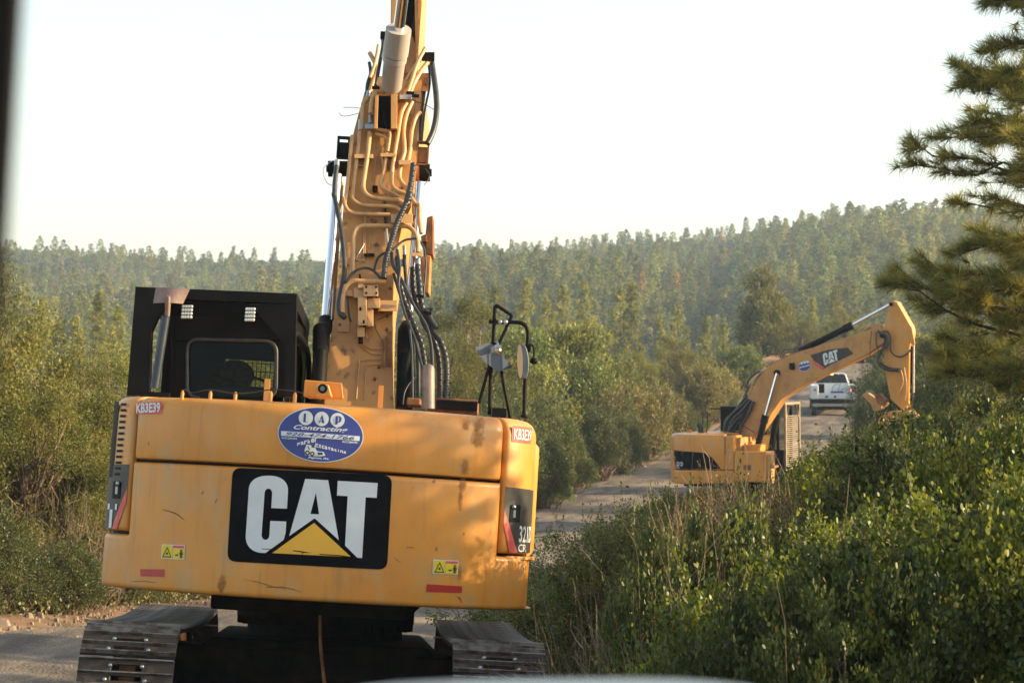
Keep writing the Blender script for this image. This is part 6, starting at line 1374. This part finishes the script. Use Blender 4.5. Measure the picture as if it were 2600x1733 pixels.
# ---- right bank: shrubs row by row, tops kept under the outline seen in the photograph
LIM = lerp_tab([(1190,1480),(1225,1330),(1262,1275),(1300,1218),(1345,1185),(1400,1160),(1480,1146),(1560,1140),(1650,1122),(1700,1100),(1760,1112),(1810,1075),(1850,1010),(1900,985),(1925,975),(2000,960),(2080,955),(2120,905),(2160,915),(2250,900),(2352,880)])
KN = {'manzanita': 'manzanita_shrub', 'scrub_oak': 'scrub_oak', 'catclaw': 'thorn_shrub', 'dead': 'dead_shrub'}
ADJ = {'manzanita': ['glossy bright green', 'fresh green', 'dense round-leaved', 'upright-leaved'], 'scrub_oak': ['grey-green small-leaved', 'dull green twiggy', 'olive scrubby', 'sparse green'], 'catclaw': ['brownish thorny', 'russet fine-leaved', 'dry-looking tangled'], 'dead': ['leafless', 'bare twiggy']}
PL = {}
def where(dx, row):
    h = 'right edge of the picture' if dx > 2230 else 'right part of the bank' if dx > 2000 else 'bank below the far stick' if dx > 1830 else 'bank below the far machine' if dx > 1600 else 'middle of the bank' if dx > 1400 else 'bank beside the near machine'
    v = 'lowest front row' if row < 12 else 'front row' if row < 15 else 'second row' if row < 19 else 'third row' if row < 25 else 'upper row' if row < 33 else 'topmost row'
    return h, v
ordn = ['first', 'second', 'third', 'fourth', 'fifth', 'sixth', 'seventh', 'eighth', 'ninth', 'tenth']
for d, dxs in [(9.6, range(1560, 2500, 230)), (11.2, range(1330, 2520, 200)), (12.8, range(1270, 2500, 185)), (14.8, range(1262, 2480, 165)), (17.2, range(1290, 2480, 150)), (20.2, range(1300, 2470, 132)), (24., range(1390, 2450, 118)), (29., range(1500, 2420, 105)), (35., range(1720, 2400, 95)), (42., range(1860, 2380, 95))]:
    for dx in dxs:
        scw = rb.uniform(.85, 1.15)*(1.0 if d < 20 else 1.1 if d < 28 else .8); dxx = dx + rb.uniform(-30, 30); Rp = 1.1*scw/d*5300; dd_ = d*rb.uniform(.96, 1.05); x = dx2x(dxx, dd_)
        if x < max(float(XR(dd_)) - .25, .95 if dd_ < 19.3 else .1): continue
        lim = max(float(LIM(dxx+q*Rp)) for q in ((-.7, -.3, 0, .4) if dxx > 1760 else (-.15, .1))) + rb.uniform(0, 30)*(12/dd_)**.5; g_ = gz(x, dd_); row_h = (850 - lim)/5300*dd_
        full = min(row_h - g_, 2.6); h = full*(rb.uniform(.86, 1.0) if d > 16 else rb.uniform(.7, .98) if d > 12 else rb.uniform(.5, .85))
        zt = g_ + max(h, .3)
        if zt-g_ < .35: continue
        if dxx > 1880: kind = rb.choice(['manzanita', 'manzanita', 'manzanita', 'scrub_oak'])
        elif dxx > 1600: kind = rb.choice(['manzanita', 'catclaw', 'scrub_oak', 'catclaw']) if d < 20 else rb.choice(['scrub_oak', 'scrub_oak', 'catclaw', 'manzanita'])
        else: kind = rb.choice(['catclaw', 'catclaw', 'scrub_oak', 'catclaw', 'dead']) if d < 14 else rb.choice(['scrub_oak', 'catclaw', 'scrub_oak'])
        if d > 27: kind = rb.choice(['scrub_oak', 'scrub_oak', 'manzanita'])
        a, b_ = where(dxx, d); key = (kind, a, b_); PL[key] = PL.get(key, 0)+1; adj = ADJ[kind][(PL[key]-1) % len(ADJ[kind])]
        lab = f"{adj} {KN[kind].replace('_', ' ')}, {b_}, {a}" + (f", {ordn[min(9, PL[key]-1)]} from the left" if PL[key] > 1 else '')
        top = 850 - zt/dd_*5300; scw *= .62 if x < 1.5 and dd_ < 19.5 else 1
        fm_i = (1 if (dxx > 1830 and 10.8 < d < 14 and rb.random() < .75) or rb.random() < .12 else 0) if kind == 'manzanita' else rb.randrange(2) if kind == 'scrub_oak' else 0  # sun-coloured variant goes mostly where the lit patch of the bank lies
        H = EXT[kind, fm_i][0]
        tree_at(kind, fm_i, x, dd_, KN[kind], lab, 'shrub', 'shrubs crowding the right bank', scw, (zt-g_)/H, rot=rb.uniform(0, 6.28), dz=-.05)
for p, i, dx, d, top, wid, lab in [('verge_oak',1,2030,99, 838,110,'grey-green oak bush hiding the right side of the white truck'), ('verge_oak',0,2005,88, 915,90,'oak bush below the truck at the right road edge'), ('verge_oak',0,2040,80, 935,130,'dark bush between the truck and the far stick'), ('verge_oak',1,2060,75, 890,140,'bush behind the thumb of the far machine'),
  ('juniper',0,2215,74, 735,150,'dark juniper right of the far stick'), ('juniper',1,2300,66, 700,200,'dark juniper behind the lower pine boughs'), ('juniper',0,2370,46, 800,180,'dark juniper at the right picture edge below the pine'), ('verge_oak',1,2230,36, 885,90,'tall light-tipped oak shrub right of the far stick'), ('oak_tree',1,2160,82, 790,130,'shaded oak between the far stick and the dark juniper')]:
    put(p, i, dx, d, top, 'juniper_tree' if p == 'juniper' else 'scrub_oak', lab, 'tree' if p == 'juniper' else 'shrub', 'growth right of the road', wid=wid, parts=('crown', 'trunk') if p == 'juniper' else ('foliage', 'stems'))
for dx, d, top, wid, lab in [(1440,12.4,1440,620,'bare reddish twigs leaning out at the bottom of the bank, left of its middle'), (1560,11.8,1400,640,'tangled tan twigs with dry leaves in the middle of the bank'), (1640,11.4,1440,600,'dry branching shrub at the bottom of the bank right of its middle'), (1770,12.6,1350,420,'thin bare shrub among the dark green leaves of the bank'), (2050,10.5,1400,500,'grey bare branches crossing the green shrubs at the lower right')]:
    put('dead', 0, dx, d, top, 'dead_shrub', lab, 'dead shrub', None, rot=dx*.7, wid=wid)
# ---- the near pine at the right edge, with real needle tufts
def near_pine(x, y, H, seed=31):
    r = np.random.default_rng(seed); e = thing('pine_tree', 'tall near pine with long-needled boughs at the right picture edge', 'tree'); z0 = gz(x, y); e.location = (x, y, z0-.1)
    segs = []; tp = [np.array([.10*math.sin(t*3), 0, H*t]) for t in np.linspace(0, 1, 14)]
    for i in range(13): segs.append((tp[i], tp[i+1], .17*(1-i/14.5)+.015, .17*(1-(i+1)/14.5)+.015))
    P, T, L, Cc_ = [], [], [], []
    def tuft(p, d, n=50, ln=.20, c=0.5):
        dv = unit(d[None]*.75 + r.normal(size=(n, 3))*.55); dv[:, 2] += .08
        P.append(np.repeat(p[None], n, 0) - d[None]*r.random((n, 1))*.07); T.append(unit(dv)); L.append(ln*r.uniform(.75, 1.15, n)); Cc_.append(np.full(n, c))
    nb = 170
    for b in range(nb):
        t = (b+r.random())/nb; z = H*(.10+.88*t); ln = (1.98-1.4*t)*min(1, (1-t)*3.2)**.6*r.uniform(.70, 1.08)*(1-.22*math.exp(-((t-.60)/.045)**2)+.12*math.exp(-((t-.36)/.08)**2))+.12; ln = min(ln, 1.22) if t > .46 else ln
        if t > .5 and r.random() < .2: continue
        az = b*2.39996+r.normal()*.4; d = np.array([math.cos(az), math.sin(az), 0.]); p0 = np.array([0, 0, z]); rise = r.uniform(-.14, .42)+.2*t
        q = limb(segs, p0, p0+d*ln+np.array([0, 0, ln*rise]), .035*(1-.6*t), .008, r, .05, 6)
        for k in range(2, 7):
            nn = 4 if ln > .9 else 3
            for s_ in range(nn):
                side = np.array([-d[1], d[0], 0])*(1 if s_ % 2 else -1); dd = unit((d*.8+side*r.uniform(.25, 1.0)+np.array([0, 0, r.uniform(-.15, .45)]))[None])[0]
                tl = ln*.16*r.uniform(.6, 1.7)*(1.15-k*.07); e0 = q[k-1]+(q[k]-q[k-1])*r.random(); limb(segs, e0, e0+dd*tl, .009, .005, r, .08, 2); cc = float(np.clip(r.normal(.45, .3), 0, 1))
                tuft(e0+dd*tl, dd, c=cc); tuft(e0+dd*tl*.6, dd, 30, c=cc)
                if r.random() < .35: tuft(e0+dd*tl*.8+r.normal(size=3)*.08, unit((dd+r.normal(size=3)*.5)[None])[0], 34, c=cc)
        tuft(q[-1], unit((q[-1]-q[-2])[None])[0], 60)
    P = np.vstack(P); T = np.vstack(T); L = np.concatenate(L); c_ = np.concatenate(Cc_)
    col = colors(r, len(P), (0.15, 0.175, 0.045), (0.36, 0.32, 0.08), c_, .22)
    link_mesh('crown', leaf_mesh('crown', P, T, L, np.full(len(P), .0085), col, M['needle'], 'tri', r), e); link_mesh('trunk', stick_mesh('trunk', segs, M['bark_dark']), e)
near_pine(dx2x(2470, 25.5), 25.5, 9.6)
# ---- trees on the right bank outside the picture, which shade the road and the bank
for x, y in ((9.3, 13.7), (8.7, 14.6), (9.6, 16.4), (10.6, 14.2)): tree_at('pine', 1 if y < 15 else 3, x, y, 'pine_tree', 'young pine on the upper right bank outside the picture', 'tree', 'trees of the right bank', .25, (2.9-gz(x, y))/EXT['pine', 1][0], parts=('crown', 'trunk'))
for x, y, top, i in ((9.5,3,3.0,0),(11.8,16,2.2,1),(10.6,18.6,3.0,1),(11,20,2.6,0),(12,23.5,2.2,1),(13,27,2.0,0),(12.5,31,1.8,1),(13,35,1.8,0),(15,40,1.7,1),(17,46,1.5,0),(20,52,1.2,1),(22,58,1.0,0),(25,65,1.0,1),(27,72,1.3,0),(30,80,1.6,1),(33,90,1.8,0)):
    g_ = gz(x, y); s_ = (top-g_)/EXT['juniper', i][0]
    tree_at('juniper', i, x, y, 'juniper_tree', 'tree on the upper right bank outside the picture', 'tree', 'trees of the right bank', s_*.95, s_, parts=('crown', 'trunk'))

# ---- the forest on the far slopes: the nearest 170 are objects, the rest one mass
r = np.random.default_rng(12); cand = []
y = 168.
pts = []
while len(pts) < 14000:
    yy = 165 + (735-165)*r.random()**.72; dxp = r.uniform(-160, 2420); xx = dx2x(dxp, yy); pts.append((xx, yy, dxp))
pts = np.array(pts); keep = []; cell = {}
for k_ in np.argsort(pts[:, 1]):
    x, y, dxp = pts[k_]; md = 2.1 + .4*(y > 400); c_ = (int(x/md), int(y/md)); ok = all((pts[j][0]-x)**2+(pts[j][1]-y)**2 > md*md for a in (-1,0,1) for b in (-1,0,1) for j in cell.get((c_[0]+a, c_[1]+b), []))
    if not ok: continue
    if x > float(XL(y)) - 3 and y < 178: continue
    cell.setdefault(c_, []).append(k_); keep.append((x, y, dxp))
keep = np.array(keep); zk = ground_z(keep[:, 0], keep[:, 1], True)
def kind_of(x, y, dxp, q):
    oakish = .62 if dxp < 900 else .40 if dxp < 1500 else .30
    oakish += .25*(vnoise(np.array([x]), np.array([y]), 60, 21)[0] > .12) + (.1 if y > 620 else 0)
    return 'oak' if q < oakish else 'pine'
near = [k_ for k_ in range(len(keep)) if keep[k_][1] < 330][:190]
hid = set(near)
for k_ in near:
    x, y, dxp = keep[k_]; kd = kind_of(x, y, dxp, r.random()); side = 'left' if dxp < 1000 else 'right'
    if kd == 'pine': i = int(r.integers(4)); s = r.uniform(.6, 1.0); tree_at('far_pine', i, x, y, 'pine_tree', f'pine in the distant {side} valley woods', 'tree', f'distant {side} valley pines', s, s*r.uniform(.9, 1.15), parts=('crown', 'trunk'), z=float(zk[k_]))
    else: i = int(r.integers(2)); s = r.uniform(.6, 1.0); tree_at('far_oak', i, x, y, 'oak_tree', f'round oak in the distant {side} valley woods', 'tree', f'distant {side} valley oaks', s, s*r.uniform(.9, 1.3), parts=('crown', 'trunk'), z=float(zk[k_]))
# the rest: one object, made of small faces copied from the small trees
def mesh_arrays(me):
    n = len(me.vertices); V = np.empty(n*3, np.float32); me.vertices.foreach_get('co', V); c = np.empty(n*4, np.float32); me.attributes['Col'].data.foreach_get('color', c); return V.reshape(-1, 4, 3), c.reshape(-1, 4, 4)
def trunk_arrays(me):
    n = len(me.vertices); V = np.empty(n*3, np.float32); me.vertices.foreach_get('co', V); return V.reshape(-1, 6, 3)
AR = {k_: mesh_arrays(PROTO[k_][0]) for k_ in PROTO if k_[0] in ('far_pine', 'far_oak')}
VV, CC = [], []
for k_ in range(len(keep)):
    if k_ in hid: continue
    x, y, dxp = keep[k_]; kd = kind_of(x, y, dxp, r.random())
    key = ('far_pine', int(r.integers(4))) if kd == 'pine' else ('far_oak', int(r.integers(2))); V, c = AR[key]
    frac = min(1., .42 + 90/y) if y > 250 else 1.; m = r.random(len(V)) < frac*.9; V = V[m]; c = c[m]
    s = r.uniform(.45, 1.0)*(1.0 if y < 500 else .8); sz = s*r.uniform(.85, 1.15); a = r.uniform(0, 6.28); ca, sa = math.cos(a), math.sin(a)
    if frac < 1: ctr = V.mean(1, keepdims=True); V = ctr + (V-ctr)*(1/frac)**.5
    W_ = np.empty_like(V); W_[..., 0] = (V[..., 0]*ca-V[..., 1]*sa)*s+x; W_[..., 1] = (V[..., 0]*sa+V[..., 1]*ca)*s+y; W_[..., 2] = V[..., 2]*sz+zk[k_]; VV.append(W_)
    tint = np.array([1, 1, 1, 1.])*1; tint[:3] *= r.uniform(.55, 1.4); tint[0] *= r.uniform(.86, 1.12); tint[2] *= r.uniform(.85, 1.3); tint[:3] *= ([1.35, .95, .9] if r.random() < .015 else [1, 1, 1]); CC.append(c*tint.astype(np.float32))
VV = np.concatenate(VV); CC = np.concatenate(CC); n = len(VV); me = bpy.data.meshes.new('forest')
me.vertices.add(n*4); me.vertices.foreach_set('co', VV.astype(np.float32).ravel()); me.loops.add(n*4); me.loops.foreach_set('vertex_index', np.arange(n*4, dtype=np.int32))
me.polygons.add(n); me.polygons.foreach_set('loop_start', np.arange(0, n*4, 4, dtype=np.int32)); me.polygons.foreach_set('loop_total', np.full(n, 4, np.int32))
at_ = me.attributes.new('Col', 'FLOAT_COLOR', 'POINT'); at_.data.foreach_set('color', CC.astype(np.float32).ravel()); me.materials.append(M['needle']); me.update()
fo = link_mesh('forest', me); tag(fo, 'hazy mixed pine and oak forest covering the far slopes up to the skyline', 'forest', kind='stuff')
print('forest faces', n, 'trees', len(keep))
# low brush covering the ground between trees and shrubs
def ground_cover(name, n, sampler, LL, WW, c1, c2, lab, seed):
    r = np.random.default_rng(seed); X, Y, HH = sampler(r, n); Z = ground_z(X, Y, True); P = np.stack([X, Y, Z+HH], 1); T = unit(r.normal(size=(len(X), 3))+np.array([0, 0, .25]))
    sc_ = LL(Y); link = leaf_mesh(name, P, T, sc_*r.uniform(.6, 1.3, len(X)), WW(Y)*r.uniform(.7, 1.3, len(X)), colors(r, len(X), c1, c2), M['leaf'], 'rhomb', r)
    o = link_mesh(name, link); tag(o, lab, 'ground cover', kind='stuff')
def samp_bank(r, n):
    Y = 8+40*r.random(n)**1.3; X = XR(Y)+.15+np.abs(r.normal(0, 1, n))*3.2; nz = vnoise(X, Y, .8, 31)+.5*vnoise(X, Y, .3, 32); m = nz > -.08; return X[m], Y[m], np.abs(r.normal(0, .09, n))[m]
def samp_left(r, n):
    Y = 22+110*r.random(n)**1.2; X = XL(Y)-.5-np.abs(r.normal(0, 1, n))*(4+Y*.05); nz = vnoise(X, Y, 1.3, 33)+.5*vnoise(X, Y, .5, 34); m = nz > -.05; return X[m], Y[m], np.abs(r.normal(0, .12, n))[m]
ground_cover('undergrowth', 40000, samp_bank, lambda Y: .022+.0008*Y, lambda Y: .014+.0005*Y, DRY1, OAK1, 'low undergrowth and leaf litter between the shrubs of the right bank', 41)
ground_cover('undergrowth', 60000, samp_left, lambda Y: .03+.0014*Y, lambda Y: .015+.0007*Y, OAK1, TAN2, 'low weeds and litter along the left side of the road', 42)
def samp_hill(r, n):
    Y = 165+600*r.random(n)**.8; X = dx2x(r.uniform(-200, 2500, n), Y); nz = vnoise(X, Y, 7, 35)+.6*vnoise(X, Y, 3, 36); m = (nz > -.12) & ((X < XL(Y)-3) | (Y > 178)); return X[m], Y[m], np.abs(r.normal(0, .6, n))[m]
ground_cover('chaparral', 120000, samp_hill, lambda Y: .35+.0011*Y, lambda Y: .25+.0007*Y, OAK1, PIN2, 'low chaparral between the trees of the far slopes', 43)

# ================================================================== HAZE
hb = MB(); hb.box((-1500, -80, -40), (1500, 1300, 90)); hz = hb.build('haze', [], smooth=0)
hm = bpy.data.materials.new('haze'); hm.use_nodes = True; nt = hm.node_tree
for n_ in list(nt.nodes): nt.nodes.remove(n_)
o_ = nt.nodes.new('ShaderNodeOutputMaterial'); v_ = nt.nodes.new('ShaderNodeVolumePrincipled'); v_.inputs['Color'].default_value = (.60, .78, 1.0, 1); v_.inputs['Density'].default_value = .0004; v_.inputs['Anisotropy'].default_value = .3
nt.links.new(v_.outputs[0], o_.inputs['Volume']); hz.data.materials.append(hm); tag(hz, 'thin evening haze filling the valley', 'haze', kind='stuff')
